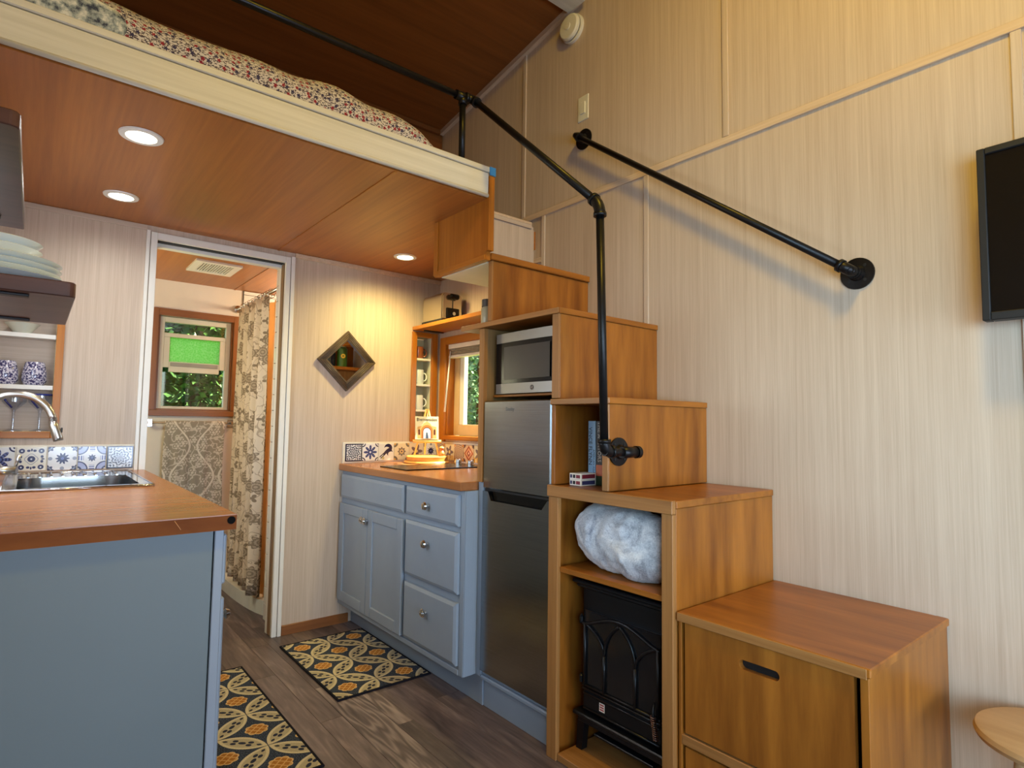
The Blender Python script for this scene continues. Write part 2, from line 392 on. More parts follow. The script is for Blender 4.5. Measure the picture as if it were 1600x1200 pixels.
def leaf_mat(name, a, b):
    m = Mt(name, 0.5); nz = m.noise(m.co(), 3.2, 4, 0.7)
    m.color(m.ramp(nz, [(0.35, a), (0.65, b)])); m.b.inputs['Subsurface Weight'].default_value = 0.0
    return m.m
LEAF1 = leaf_mat('conifer_leaf', C(40, 76, 34), C(96, 146, 66))
LEAF2 = leaf_mat('shrub_leaf', C(80, 124, 84), C(150, 186, 130))
BARK = plain('bark', C(84, 66, 50), 0.9)
GRASS = plain('lawn', C(96, 128, 60), 0.9, var=0.3, nscale=4)

# ------------------------------------------------------------------ geometry helpers
ORG = {}
def tag(o, label=None, cat=None, group=None, kind=None):
    if label: o['label'] = label
    if cat: o['category'] = cat
    if group: o['group'] = group
    if kind: o['kind'] = kind
    return o
def thing(name, label, cat, loc, group=None, kind=None):
    o = bpy.data.objects.new(name, None); COL.objects.link(o); o.location = loc; o.empty_display_size = 0.05
    ORG[o] = Vector(loc); return tag(o, label, cat, group, kind)
def link(name, me, mat, parent=None, origin=None, smooth=False):
    o = bpy.data.objects.new(name, me); COL.objects.link(o)
    if mat is not None: me.materials.clear(); me.materials.append(mat)
    org = ORG[parent] if parent is not None else Vector(origin or (0, 0, 0))
    me.transform(Matrix.Translation(-org))
    if parent is not None: o.parent = parent
    else: o.location = org
    ORG[o] = org
    if smooth:
        me.polygons.foreach_set('use_smooth', [True] * len(me.polygons))
    me.update(); return o
def from_bm(name, bm, mat, parent=None, origin=None, smooth=False):
    me = bpy.data.meshes.new(name); bm.normal_update(); bm.to_mesh(me); bm.free()
    return link(name, me, mat, parent, origin, smooth)
def add_box(bm, x0, x1, y0, y1, z0, z1, bev=0.0):
    r = bmesh.ops.create_cube(bm, size=1.0); vs = r['verts']
    for v in vs:
        v.co.x = x0 if v.co.x < 0 else x1; v.co.y = y0 if v.co.y < 0 else y1; v.co.z = z0 if v.co.z < 0 else z1
    if bev > 0:
        es = list({e for v in vs for e in v.link_edges})
        bmesh.ops.bevel(bm, geom=es, offset=bev, segments=1, affect='EDGES', profile=0.5)
def B(name, x0, x1, y0, y1, z0, z1, mat, parent=None, bev=0.0015, origin=None):
    bm = bmesh.new(); add_box(bm, x0, x1, y0, y1, z0, z1, min(bev, 0.3 * min(x1 - x0, y1 - y0, z1 - z0)))
    if parent is None and origin is None: origin = ((x0 + x1) / 2, (y0 + y1) / 2, z0)
    return from_bm(name, bm, mat, parent, origin)
def BB(name, boxes, mat, parent=None, bev=0.0015, origin=None):
    bm = bmesh.new()
    for b in boxes: add_box(bm, *b, bev)
    return from_bm(name, bm, mat, parent, origin)
def tube_bm(bm, pts, r, n=16, caps=True, closed=False):
    pts = [Vector(p) for p in pts]; N = len(pts); rs = r if isinstance(r, (list, tuple)) else [r] * N
    rings = []; nrm = None
    for i, p in enumerate(pts):
        if closed: t = pts[(i + 1) % N] - pts[i - 1]
        else: t = pts[min(i + 1, N - 1)] - pts[max(i - 1, 0)]
        t.normalize()
        if nrm is None:
            nrm = t.orthogonal().normalized()
        else:
            nrm = (nrm - t * nrm.dot(t)); nrm = nrm.normalized() if nrm.length > 1e-6 else t.orthogonal().normalized()
        b = t.cross(nrm)
        rings.append([bm.verts.new(p + (nrm * math.cos(2 * PI * k / n) + b * math.sin(2 * PI * k / n)) * rs[i]) for k in range(n)])
    for i in range(N if closed else N - 1):
        A, Bq = rings[i], rings[(i + 1) % N]
        for k in range(n): bm.faces.new((A[k], A[(k + 1) % n], Bq[(k + 1) % n], Bq[k]))
    if caps and not closed:
        bm.faces.new(list(reversed(rings[0]))); bm.faces.new(rings[-1])
def T(name, pts, r, mat, parent=None, n=16, origin=None, closed=False):
    bm = bmesh.new(); tube_bm(bm, pts, r, n, closed=closed); bmesh.ops.recalc_face_normals(bm, faces=bm.faces)
    o = from_bm(name, bm, mat, parent, origin)
    for p in o.data.polygons: p.use_smooth = len(p.vertices) == 4
    return o
def lathe(name, prof, c, mat, parent=None, axis=(0, 0, 1), n=32, origin=None, flat=False):
    """prof: list of (radius, height along axis)"""
    bm = bmesh.new(); q = Vector((0, 0, 1)).rotation_difference(Vector(axis)); c = Vector(c); rings = []
    for r, h in prof:
        if r < 1e-6: rings.append([bm.verts.new(c + q @ Vector((0, 0, h)))])
        else: rings.append([bm.verts.new(c + q @ Vector((r * math.cos(2 * PI * k / n), r * math.sin(2 * PI * k / n), h))) for k in range(n)])
    for a, b in zip(rings, rings[1:]):
        for k in range(n):
            k2 = (k + 1) % n
            if len(a) == 1 and len(b) == 1: continue
            if len(a) == 1: bm.faces.new((a[0], b[k], b[k2]))
            elif len(b) == 1: bm.faces.new((a[k], a[k2], b[0]))
            else: bm.faces.new((a[k], a[k2], b[k2], b[k]))
    bmesh.ops.recalc_face_normals(bm, faces=bm.faces)
    o = from_bm(name, bm, mat, parent, origin)
    if not flat:
        o.data.polygons.foreach_set('use_smooth', [True] * len(o.data.polygons))
        try: o.data.set_sharp_from_angle(angle=math.radians(35))
        except Exception: pass
    return o
def prism(name, poly, axis, a0, a1, mat, parent=None, origin=None, bev=0.0):
    """poly of 2-D points extruded along an axis ('x': pts are (y,z); 'y': (x,z); 'z': (x,y))"""
    bm = bmesh.new()
    f = {'x': lambda p, a: (a, p[0], p[1]), 'y': lambda p, a: (p[0], a, p[1]), 'z': lambda p, a: (p[0], p[1], a)}[axis]
    A = [bm.verts.new(f(p, a0)) for p in poly]; Bq = [bm.verts.new(f(p, a1)) for p in poly]; n = len(poly)
    bm.faces.new(A); bm.faces.new(list(reversed(Bq)))
    for k in range(n): bm.faces.new((A[k], Bq[k], Bq[(k + 1) % n], A[(k + 1) % n]))
    bmesh.ops.recalc_face_normals(bm, faces=bm.faces)
    if bev: bmesh.ops.bevel(bm, geom=list(bm.edges), offset=bev, segments=1, affect='EDGES')
    return from_bm(name, bm, mat, parent, origin)
def holed(name, axis, a0, a1, u, v, holes, mat, parent=None, origin=None):
    """slab across an axis with rectangular openings; holes = (u0,u1,v0,v1)"""
    holes = [(max(h[0], u[0]), min(h[1], u[1]), max(h[2], v[0]), min(h[3], v[1])) for h in holes]
    us = sorted({u[0], u[1]} | {h[i] for h in holes for i in (0, 1)}); vs = sorted({v[0], v[1]} | {h[i] for h in holes for i in (2, 3)})
    bm = bmesh.new()
    for i in range(len(us) - 1):
        for j in range(len(vs) - 1):
            cu = (us[i] + us[i + 1]) / 2; cv = (vs[j] + vs[j + 1]) / 2
            if any(h[0] < cu < h[1] and h[2] < cv < h[3] for h in holes): continue
            if axis == 'x': add_box(bm, a0, a1, us[i], us[i + 1], vs[j], vs[j + 1])
            elif axis == 'y': add_box(bm, us[i], us[i + 1], a0, a1, vs[j], vs[j + 1])
            else: add_box(bm, us[i], us[i + 1], vs[j], vs[j + 1], a0, a1)
    return from_bm(name, bm, mat, parent, origin or (0, 0, 0))
FACE = {'-x': Matrix(((0, 0, -1), (-1, 0, 0), (0, 1, 0))), '-x_down': Matrix(((0, 0, -1), (0, -1, 0), (-1, 0, 0))), '-y': Matrix(((1, 0, 0), (0, 0, -1), (0, 1, 0)))}
def text(name, body, size, loc, face, mat, parent, ex=0.0003, sx=1.0):
    cu = bpy.data.curves.new(name, 'FONT'); cu.body = body; cu.size = size; cu.extrude = ex; cu.align_x = 'CENTER'; cu.align_y = 'CENTER'; cu.resolution_u = 2
    o = bpy.data.objects.new(name, cu); COL.objects.link(o)
    dg = bpy.context.evaluated_depsgraph_get(); me = bpy.data.meshes.new_from_object(o.evaluated_get(dg))
    bpy.data.objects.remove(o); bpy.data.curves.remove(cu)
    rot = (face if isinstance(face, Matrix) else FACE[face]).to_4x4()
    me.transform(Matrix.Translation(Vector(loc)) @ rot @ Matrix.Diagonal((sx, 1, 1, 1)))
    return link(name, me, mat, parent)
def copy_tree(o, parent=None):
    c = o.copy(); COL.objects.link(c); c.parent = parent; ORG[c] = ORG[o]
    for ch in o.children: copy_tree(ch, c)
    return c
def grid_obj(name, fn, nu, nv, mat, parent=None, origin=None, wrap_u=False, smooth=True, thick=0.0):
    bm = bmesh.new(); g = [[bm.verts.new(fn(i / (nu if wrap_u else nu - 1), j / (nv - 1))) for j in range(nv)] for i in range(nu)]
    for i in range(nu if wrap_u else nu - 1):
        for j in range(nv - 1):
            i2 = (i + 1) % nu; bm.faces.new((g[i][j], g[i2][j], g[i2][j + 1], g[i][j + 1]))
    bmesh.ops.recalc_face_normals(bm, faces=bm.faces)
    if thick: bmesh.ops.solidify(bm, geom=list(bm.faces), thickness=thick)
    return from_bm(name, bm, mat, parent, origin, smooth)

# ================================================================== THE SETTING
XL, XR, YB, YF, ZC = -0.25, 2.09, 3.344, -2.5, 2.13
roof_z = lambda y: 3.17 + (3.37 - y) * 0.155
floor = B('floor', XL - 0.1, XR + 0.1, YF - 0.1, 4.75, -0.12, -0.003, FLOORW, bev=0); floor['kind'] = 'structure'
xs = 0.36; ws = [0.135, 0.205, 0.07, 0.165, 0.09, 0.14, 0.07, 0.165, 0.14]; ci = 0
starts = [0.62, 0.18, 1.05, 0.5, 0.9, 0.25, 0.7, 0.05, 0.8]
for w in ws:
    y = 0.7 + starts[ci] - 1.2; k = 0
    while y < 4.55:
        y0 = max(y, 0.7); y1 = min(y + (0.95 if ci != 2 else 0.97), 4.6)
        if y1 - y0 > 0.05: B('plank', xs + 0.0006, xs + w - 0.0006, y0 + 0.0006, y1 - 0.0006, -0.004, 0.0, FLOORW, floor, 0.0006)
        y += 0.95 if ci != 2 else 0.97; k += 1
    xs += w; ci += 1

# back wall with doorway and two let-in shelves
wall_back = holed('wall_back', 'y', YB, YB + 0.10, (XL, XR), (0, ZC), [(0.42, 1.072, -1, 2.085), (-0.20, 0.068, 1.11, 1.70), (1.915, 2.03, 1.10, 1.735)], PLY['z'])
wall_back['kind'] = 'structure'
trim = B('trim_1', 1.115, XR, YB - 0.012, YB, ZC - 0.028, ZC - 0.001, PLYB); trim['kind'] = 'structure'
trim = B('trim_2', XL, 0.392, YB - 0.008, YB, ZC - 0.026, ZC - 0.001, PLY['x']); trim['kind'] = 'structure'
bb = B('baseboard_back', 1.116, 1.50, YB - 0.013, YB, 0.0, 0.052, BATHW['x']); bb['kind'] = 'structure'

# right wall
wall_right = holed('wall_right', 'x', XR, XR + 0.11, (YF, 4.72), (0, 4.1), [(2.52, 3.24, 1.09, 1.69)], PLY['z'])
wall_right['kind'] = 'structure'
px0 = XR - 0.005
def rpanel(y0, y1, z0, z1a=None):
    top = [(y1, z1a), (y0, z1a)] if z1a else [(y1, roof_z(y1) + 0.02), (y0, roof_z(y0) + 0.02)]
    prism('panel', [(y0, z0), (y1, z0)] + top, 'x', px0, XR + 0.001, PLY['z'], wall_right)
for a, b in ((YF, -0.02), (-0.02, 1.223), (1.223, 2.47), (2.47, YB)): rpanel(a + 0.001, b - 0.001, 2.315)
for a, b in ((YF, -0.885), (-0.885, 0.335), (0.335, 1.615), (1.615, 2.29)): rpanel(a + 0.001, b - 0.001, 0.0, 2.314)
bx0 = XR - 0.014
B('batten', bx0, px0, YF, YB - 0.02, 2.300, 2.330, PLYB, wall_right)
for y, z0, z1 in ((1.223, 2.331, roof_z(1.223)), (2.47, 2.331, roof_z(2.47)), (-0.02, 2.331, roof_z(0)), (1.615, 1.62, 2.299), (0.335, 0.0, 2.299), (2.30, 1.91, 2.299), (-0.885, 0, 2.299)):
    B('batten', bx0, px0, y - 0.0125, y + 0.0125, z0, z1, PLY['z'], wall_right)
B('batten', bx0, px0, 2.313, 2.43, 2.05, 2.075, PLYB, wall_right)
bm = bmesh.new()
prism('trim_3', [(YB, roof_z(YB) - 0.030), (YB, roof_z(YB)), (YF, roof_z(YF)), (YF, roof_z(YF) - 0.030)], 'x', XR - 0.03, px0, PLYB)['kind'] = 'structure'
bm.free()

# left wall with windows, end wall with glazed door opening, bathroom walls
wl = holed('wall_left', 'x', XL - 0.11, XL, (YF, 4.72), (0, 4.1), [(2.02, 2.88, 1.06, 1.74), (-1.65, -0.25, 0.85, 1.75)], PLY['z']); wl['kind'] = 'structure'
wf = holed('wall_front', 'y', YF - 0.1, YF, (XL, XR), (0, 4.2), [(0.12, 1.78, 0.25, 2.0)], PLY['z']); wf['kind'] = 'structure'
wb = holed('wall_bathroom', 'y', 4.60, 4.70, (XL, XR), (0, ZC), [(0.628, 1.115, 1.235, 1.885)], BWHITE); wb['kind'] = 'structure'
wb2 = B('wall_loft', XL, XR, YB + 0.02, YB + 0.10, 2.26, 3.2, ROOFW, bev=0); wb2['kind'] = 'structure'
# loft deck: underside is the kitchen and bathroom ceiling
ceiling = holed('ceiling', 'z', ZC, ZC + 0.10, (XL, XR), (1.965, 4.7), [(1.478, XR + 1, 1.0, 2.375)], LOFTC); ceiling['kind'] = 'structure'
B('seam_strip', 1.016, 1.028, 1.97, YB - 0.001, ZC - 0.0035, ZC + 0.001, TRIMW['y'], ceiling, 0.0005)
B('seam_strip', 1.10, 1.112, YB + 0.1, 4.599, ZC - 0.0035, ZC + 0.001, TRIMW['y'], ceiling, 0.0005)
deck = B('trim_4', XL, 1.445, 1.965, YB + 0.019, ZC + 0.10, 2.258, WHITEW, bev=0); deck['kind'] = 'structure'
deck2 = B('trim_5', 1.446, XR - 0.016, 2.376, YB + 0.019, ZC + 0.10, 2.252, PLY['x'], bev=0); deck2['kind'] = 'structure'
# loft edge beam: face board, cap strip and rounded lower lip
lb = thing('trim_6', 'whitewashed face board along the loft edge', None, (0.6, 1.95, ZC), kind='structure')
B('face_board', XL, 1.443, 1.944, 1.963, ZC + 0.012, 2.235, WHITEW, lb)
B('cap_strip', XL, 1.450, 1.940, 1.985, 2.238, 2.262, WHITEW, lb, 0.003)
T('lower_lip', [(XL, 1.948, ZC + 0.008), (1.443, 1.948, ZC + 0.008)], 0.0085, WHITEW, lb, 12)
tp = B('tape_scrap', 1.4435, 1.4755, 1.936, 1.9395, 2.226, 2.262, plain('blue_tape', C(40, 120, 190), 0.6), bev=0.0005)
tag(tp, 'scrap of bright blue painter tape at the right end of the loft edge', 'tape')
# sloped roof
ro = prism('roof', [(YB + 0.2, roof_z(YB + 0.2)), (YF - 0.1, roof_z(YF - 0.1)), (YF - 0.1, roof_z(YF - 0.1) + 0.15), (YB + 0.2, roof_z(YB + 0.2) + 0.15)], 'x', XL - 0.1, XR + 0.1, ROOFW)
ro['kind'] = 'structure'
rb = B('trim_7', XL, XR - 0.031, 1.98, 2.10, roof_z(2.1) - 0.045, roof_z(1.98) + 0.01, WHITEW); rb['kind'] = 'structure'
rb = B('trim_8', XL, XR - 0.031, YB - 0.01, YB + 0.0195, roof_z(YB) - 0.03, roof_z(YB), ROOFW); rb['kind'] = 'structure'

# doorway casing (pocket-door frame)
d1 = thing('door_1', 'white painted pocket-door frame leading to the bathroom', None, (0.74, YB, 0), kind='structure')
B('side_casing', 0.388, 0.404, YB - 0.014, YB + 0.10, 0.0, 2.105, WHITE, d1)
B('side_casing', 0.408, 0.436, YB - 0.010, YB + 0.11, 0.0, 2.100, WHITE, d1)
B('side_casing', 1.064, 1.090, YB - 0.010, YB + 0.012, 0.0, 2.100, WHITE, d1)
B('side_casing', 1.093, 1.114, YB - 0.014, YB - 0.0005, 0.0, 2.105, WHITE, d1)
B('head_casing', 0.4365, 1.0635, YB - 0.010, YB + 0.012, 2.066, 2.100, WHITE, d1)
B('door_track', 0.4365, 1.058, YB + 0.016, YB + 0.05, 2.062, 2.083, BLACKM, d1, 0.001)
B('head_casing', 0.4365, 1.070, YB + 0.054, YB + 0.10, 2.045, 2.083, WHITE, d1)
B('door_edge', 1.0605, 1.0715, YB + 0.016, YB + 0.060, 0.005, 2.06, wood('door_edge_wood', C(110, 82, 52), C(150, 118, 80), 'z'), d1)
B('jamb_strip', 1.0615, 1.0715, YB + 0.066, YB + 0.10, 0.0, 2.06, WHITE, d1)

# ================================================================== BATHROOM
w2 = thing('window_2', 'bathroom window in a stained wood frame', None, (0.87, 4.6, 1.2), kind='structure')
for b in ((0.585, 0.632, 1.235, 1.93, 'z'), (1.108, 1.155, 1.235, 1.93, 'z'), (0.632, 1.108, 1.883, 1.93, 'x')):
    B('frame_board', b[0], b[1], 4.578, 4.60, b[2], b[3], BATHW[b[4]], w2)
B('frame_board', 0.585, 1.155, 4.572, 4.60, 1.195, 1.234, BATHW['x'], w2)
for b in ((0.6285, 0.645, 1.2355, 1.8845), (1.098, 1.1145, 1.2355, 1.8845)): B('reveal', b[0], b[1], 4.601, 4.66, b[2], b[3], BATHW['z'], w2)
VIN = plain('window_vinyl', C(206, 200, 180), 0.45, var=0.03)
for b in ((0.6455, 0.675, 1.24, 1.88), (1.068, 1.0975, 1.24, 1.88), (0.6755, 1.0675, 1.24, 1.262), (0.6755, 1.0675, 1.845, 1.88)): B('vinyl_rail', b[0], b[1], 4.625, 4.665, b[2], b[3], VIN, w2)
up = B('sash', 0.6755, 1.0675, 4.630, 4.650, 1.742, 1.770, VIN, w2)
B('sash', 0.6755, 0.712, 4.630, 4.650, 1.53, 1.7415, VIN, w2); B('sash', 1.031, 1.0675, 4.630, 4.650, 1.53, 1.7415, VIN, w2)
B('sash', 0.7125, 1.0305, 4.630, 4.650, 1.50, 1.572, VIN, w2)
B('sash_lift', 0.72, 1.02, 4.622, 4.6295, 1.540, 1.566, plain('grey_vinyl', C(150, 146, 134), 0.5), w2)
B('obscure_pane', 0.713, 1.030, 4.638, 4.642, 1.5725, 1.7415, FROST, w2, 0)
B('pane', 0.676, 1.067, 4.654, 4.658, 1.263, 1.499, GLASS, w2, 0); B('pane', 0.676, 1.067, 4.654, 4.658, 1.771, 1.844, GLASS, w2, 0)
B('sill', 0.6455, 1.0975, 4.601, 4.624, 1.2352, 1.245, BATHW['x'], w2)

# shower: tiled walls, base, rod, curtain
def tiles_wall(name, label, axis, fixed, u0, u1, tw, th, z0, z1, wall_t, offset=True, kind='structure'):
    if axis == 'y': w = B(name, u0, u1, fixed, fixed + wall_t, z0, z1, GROUT, bev=0)
    else: w = B(name, fixed, fixed + wall_t, u0, u1, z0, z1, GROUT, bev=0)
    tag(w, kind=kind); z = z0; row = 0; g = 0.002
    while z < z1 - 0.01:
        zt = min(z + th, z1); u = u0 - (tw / 2 if (row % 2 and offset) else 0)
        while u < u1 - 0.002:
            a, b = max(u, u0), min(u + tw, u1)
            if b - a > 0.01:
                if axis == 'y': B('tile', a + g, b - g, fixed - 0.006, fixed + 0.0005, z + g, zt - g, TILEW, w, 0.0012)
                else: B('tile', fixed - 0.006, fixed + 0.0005, a + g, b - g, z + g, zt - g, TILEW, w, 0.0012)
            u += tw
        z += th; row += 1
    return w
tiles_wall('wall_shower_back', '', 'y', 4.59, 1.165, 1.80, 0.20, 0.10, 0.10, ZC - 0.002, 0.009)
tiles_wall('wall_shower_corner', '', 'x', 1.125, YB + 0.1005, 3.675, 0.20, 0.095, 0.0, ZC - 0.002, 0.04, offset=False)
sw = B('wall_shower_side', 2.03, 2.05, YB + 0.101, 4.58, 0.0, ZC - 0.002, plain('warm_shower_wall', C(232, 206, 160), 0.4), bev=0); sw['kind'] = 'structure'
base = prism('shower_base', [(1.20, 3.676), (2.03, 3.676), (2.03, 4.58), (1.08, 4.58)] + [(1.08 + 0.10 * (1 - math.cos(t * PI / 2 / 8)) * 0.9, 4.40 - 0.70 * math.sin(t * PI / 2 / 8)) for t in range(9)], 'z', 0.0, 0.085, PORC, origin=(1.5, 4.1, 0))
base.name = 'shower_tray'; tag(base, 'low white shower base with a curved lip below the curtain', 'shower tray')
rod = thing('curtain_rod', 'chrome curtain rod across the shower opening', 'rod', (1.13, 4.1, 1.985))
T('tube', [(1.13, 3.50, 1.985), (1.13, 4.585, 1.985)], 0.011, NICKEL, rod)
lathe('end_flange', [(0.026, 0), (0.026, 0.006), (0.012, 0.012)], (1.13, 4.584, 1.985), CHROME, rod, (0, -1, 0))
cu = thing('shower_curtain', 'beige shower curtain printed with brown flowers and vines', 'curtain', (1.10, 4.05, 0.1))
def curt(u, v):
    y = 3.74 + 0.66 * u; z = 0.105 + 1.845 * v + (0.03 * u if v == 0 else 0)
    amp = 0.022 * (1.15 - 0.45 * v)
    return Vector((1.095 + amp * math.sin(u * 2 * PI * 5.5 + 0.3) + 0.008 * math.sin(u * 29 + v * 3), y - 0.02 * (1 - v) * (u - 0.5) * 2, z))
grid_obj('cloth', curt, 120, 24, CURT, cu, thick=0.0015)
for k in range(9):
    y = 3.76 + 0.62 * k / 8
    T('ring', [(1.118 + 0.024 * math.sin(a * PI / 6), y, 1.979 + 0.028 * math.cos(a * PI / 6) - 0.012) for a in range(12)], 0.0022, CHROME, cu, 6, closed=True)
ln = grid_obj('shower_liner', lambda u, v: Vector((1.155 + 0.012 * math.sin(u * 40), 3.69 + 0.68 * u, 0.10 + 1.83 * v)), 60, 6, LINER, origin=(1.155, 4.0, 0.1), thick=0.001)
tag(ln, 'plain cream liner hanging inside the flowered shower curtain', 'curtain')
sl = bpy.data.lights.new('shower_lamp', 'POINT'); sl.energy = 17; sl.color = (1, 0.80, 0.55); sl.shadow_soft_size = 0.08
so = bpy.data.objects.new('shower_lamp', sl); COL.objects.link(so); so.location = (1.6, 4.05, 1.98)
bl_ = bpy.data.lights.new('bathroom_fill', 'POINT'); bl_.energy = 14; bl_.color = (1.0, 0.95, 0.62); bl_.shadow_soft_size = 0.10  # unseen fill light, added to brighten the bathroom
bo_ = bpy.data.objects.new('bathroom_fill', bl_); COL.objects.link(bo_); bo_.location = (0.15, 3.85, 1.55)
# ceiling vent
vt = thing('ceiling_vent', 'white slotted exhaust vent in the bathroom ceiling', 'vent', (0.835, 4.0, ZC))
BB('frame', [(0.705, 0.965, 3.845, 3.885, ZC - 0.012, ZC), (0.705, 0.965, 4.115, 4.155, ZC - 0.012, ZC), (0.705, 0.745, 3.885, 4.115, ZC - 0.012, ZC), (0.925, 0.965, 3.885, 4.115, ZC - 0.012, ZC)], WHITE, vt, 0)
B('dark_back', 0.745, 0.925, 3.885, 4.115, ZC - 0.003, ZC, BLACKM, vt, 0)
for k in range(12): B('slat', 0.748 + k * 0.015, 0.7535 + k * 0.015, 3.885, 4.115, ZC - 0.011, ZC - 0.004, WHITE, vt, 0)
# towel bar + towel
tb = thing('towel_bar', 'chrome towel bar below the bathroom window', 'towel bar', (0.85, 4.57, 1.13))
T('bar', [(0.60, 4.535, 1.148), (1.125, 4.535, 1.148)], 0.008, CHROME, tb)
for x in (0.605, 1.115):
    B('bracket', x - 0.012, x + 0.012, 4.525, 4.592, 1.136, 1.160, CHROME, tb, 0.002); B('back_plate', x - 0.022, x + 0.022, 4.592, 4.5995, 1.122, 1.172, CHROME, tb, 0.002)
def tow(u, v):
    L = 0.86; s = v * L
    w = 0.006 * math.sin(u * 17) + 0.004 * math.sin(u * 41 + 2)
    x = 0.69 + 0.37 * u
    if s < 0.80: return Vector((x + 0.004 * math.sin(s * 9), 4.522 + w * min(1, (0.8 - s) * 4), 0.358 + s))
    t = (s - 0.80) / 0.06
    return Vector((x, 4.522 + 0.028 * t, 1.158 + 0.004 * math.sin(t * PI)))
to = grid_obj('bath_towel', tow, 40, 50, TOWEL, origin=(0.87, 4.53, 0.36), thick=0.004)
tag(to, 'taupe damask bath towel folded over the chrome towel bar', 'towel')

# ================================================================== OUTDOORS
gr = B('ground', -8, 12, 4.75, 16, -0.55, -0.5, GRASS, bev=0); tag(gr, 'lawn outside the bathroom window', kind='structure')
gr = B('ground_side', 2.25, 12, -8, 4.75, -0.55, -0.5, GRASS, bev=0); tag(gr, 'lawn outside the kitchen window', kind='structure')
def tree(name, label, c, h, rad, n, mat, seed, lsz, cone=True):
    rnd = random.Random(seed); t = thing(name, label, 'tree', (c[0], c[1], -0.5))
    T('trunk', [(c[0], c[1], -0.5), (c[0] + 0.05, c[1], h * 0.5), (c[0], c[1] + 0.05, h * 0.9)], [0.07, 0.05, 0.02], BARK, t, 8)
    vs, fs = [], []
    for k in range(n):
        a = rnd.uniform(0, 2 * PI); z = rnd.uniform(0.0, 1.0); rr = rad * ((1 - 0.7 * z) if cone else math.sqrt(max(0.05, 1 - (2 * z - 1) ** 2))) * math.sqrt(rnd.uniform(0.25, 1))
        p = Vector((c[0] + rr * math.cos(a), c[1] + rr * math.sin(a), -0.4 + z * (h + 0.4)))
        d = Vector((math.cos(a) + rnd.uniform(-.5, .5), math.sin(a) + rnd.uniform(-.5, .5), rnd.uniform(-0.9, 0.25))).normalized(); s = lsz * rnd.uniform(0.6, 1.3)
        side = d.cross(Vector((rnd.uniform(-1, 1), rnd.uniform(-1, 1), 1))).normalized() * s * 0.32
        i = len(vs); vs += [p, p + d * s * 0.5 + side, p + d * s, p + d * s * 0.5 - side]; fs.append((i, i + 1, i + 2, i + 3))
    me = bpy.data.meshes.new('foliage'); me.from_pydata([tuple(v) for v in vs], [], fs); o = link('foliage', me, mat, t); o['kind'] = 'stuff'
    return t
tree('conifer', 'leafy green tree filling the bathroom window', (1.35, 7.2, 0), 4.8, 1.7, 42000, LEAF1, 3, 0.11, False)
tree('shrub', 'pale green shrub outside the kitchen window', (5.25, 7.25, 0), 3.6, 1.65, 30000, LEAF2, 6, 0.09, False)

def hedge(label, x0, x1, y0, y1, h, n, mat, seed, lsz):
    rnd = random.Random(seed); t = thing('hedge', label, 'hedge', ((x0 + x1) / 2, (y0 + y1) / 2, -0.5)); vs, fs = [], []
    for k in range(n):
        p = Vector((rnd.uniform(x0, x1), rnd.uniform(y0, y1), rnd.uniform(-0.5, h) + 0.3 * math.sin(k * 0.37)))
        d = Vector((rnd.uniform(-1, 1), rnd.uniform(-1, 1), rnd.uniform(-1, 0.4))).normalized() * lsz * rnd.uniform(0.6, 1.3); q = d.orthogonal().normalized() * d.length * 0.45
        i = len(vs); vs += [p, p + d * 0.5 + q, p + d, p + d * 0.5 - q]; fs.append((i, i + 1, i + 2, i + 3))
    me = bpy.data.meshes.new('foliage'); me.from_pydata([tuple(v) for v in vs], [], fs); o = link('foliage', me, mat, t); o['kind'] = 'stuff'
    T('stem', [((x0 + x1) / 2, (y0 + y1) / 2, -0.5), ((x0 + x1) / 2, (y0 + y1) / 2, h * 0.8)], 0.05, BARK, t, 8)
hedge('tall green hedge standing behind the tree outside the bathroom window', -1.5, 5.0, 10.2, 11.2, 4.2, 16000, LEAF1, 11, 0.30)
hedge('tall green hedge standing behind the shrub outside the kitchen window', 7.6, 8.4, 8.0, 14.0, 4.4, 14000, LEAF2, 12, 0.30)

# ================================================================== LOFT
bed = thing('loft_bed', 'loft bed under a white quilt sprigged with red and navy flowers', 'bed', (0.5, 2.6, 2.258))
B('mattress', -0.24, 1.06, 2.03, 3.29, 2.259, 2.36, CREAMP, bed, 0.03)
def duv(u, v):
    # v: across the bed, over the front edge and back
    x = -0.245 + 1.565 * u
    top = 2.428 + 0.006 * math.sin(u * 9 + 1) + 0.006 * math.sin(u * 31) - 0.06 * max(0, u - 0.72) / 0.28 - 0.10 * max(0, u - 0.9) ** 1.2 / 0.06
    top = max(top, 2.27)
    if v < 0.35:
        t = v / 0.35; y = 2.035 - 0.018 * math.sin(t * PI) + 0.006 * math.sin(u * 40 + t * 3); z = 2.262 + (top - 2.262) * t ** 0.85; y += 0.05 * t ** 3
    else:
        t = (v - 0.35) / 0.65; y = 2.085 + 1.2 * t; z = top + 0.025 * math.sin(t * PI) + 0.012 * math.sin(u * 17 + t * 12) * t * (1 - t) * 4
    return Vector((x, y, z))
grid_obj('quilt', duv, 110, 46, DUVET, bed, thick=0.012)
def pil(u, v):
    a = u * 2 * PI; b = (v - 0.5) * PI
    return Vector((0.0 + 0.155 * math.copysign(abs(math.cos(a) * math.cos(b)) ** 0.7, math.cos(a) * math.cos(b)), 1.999 + 0.013 * math.sin(a) * math.cos(b), 2.318 + 0.055 * math.copysign(abs(math.sin(b)) ** 0.8, math.sin(b)) + 0.004 * math.sin(a * 5)))
pi_ = grid_obj('throw_cushion', pil, 40, 20, QUILT, origin=(0.0, 2.02, 2.264), wrap_u=True)
tag(pi_, 'small mottled teal and cream cushion at the near edge of the loft bed', 'cushion')

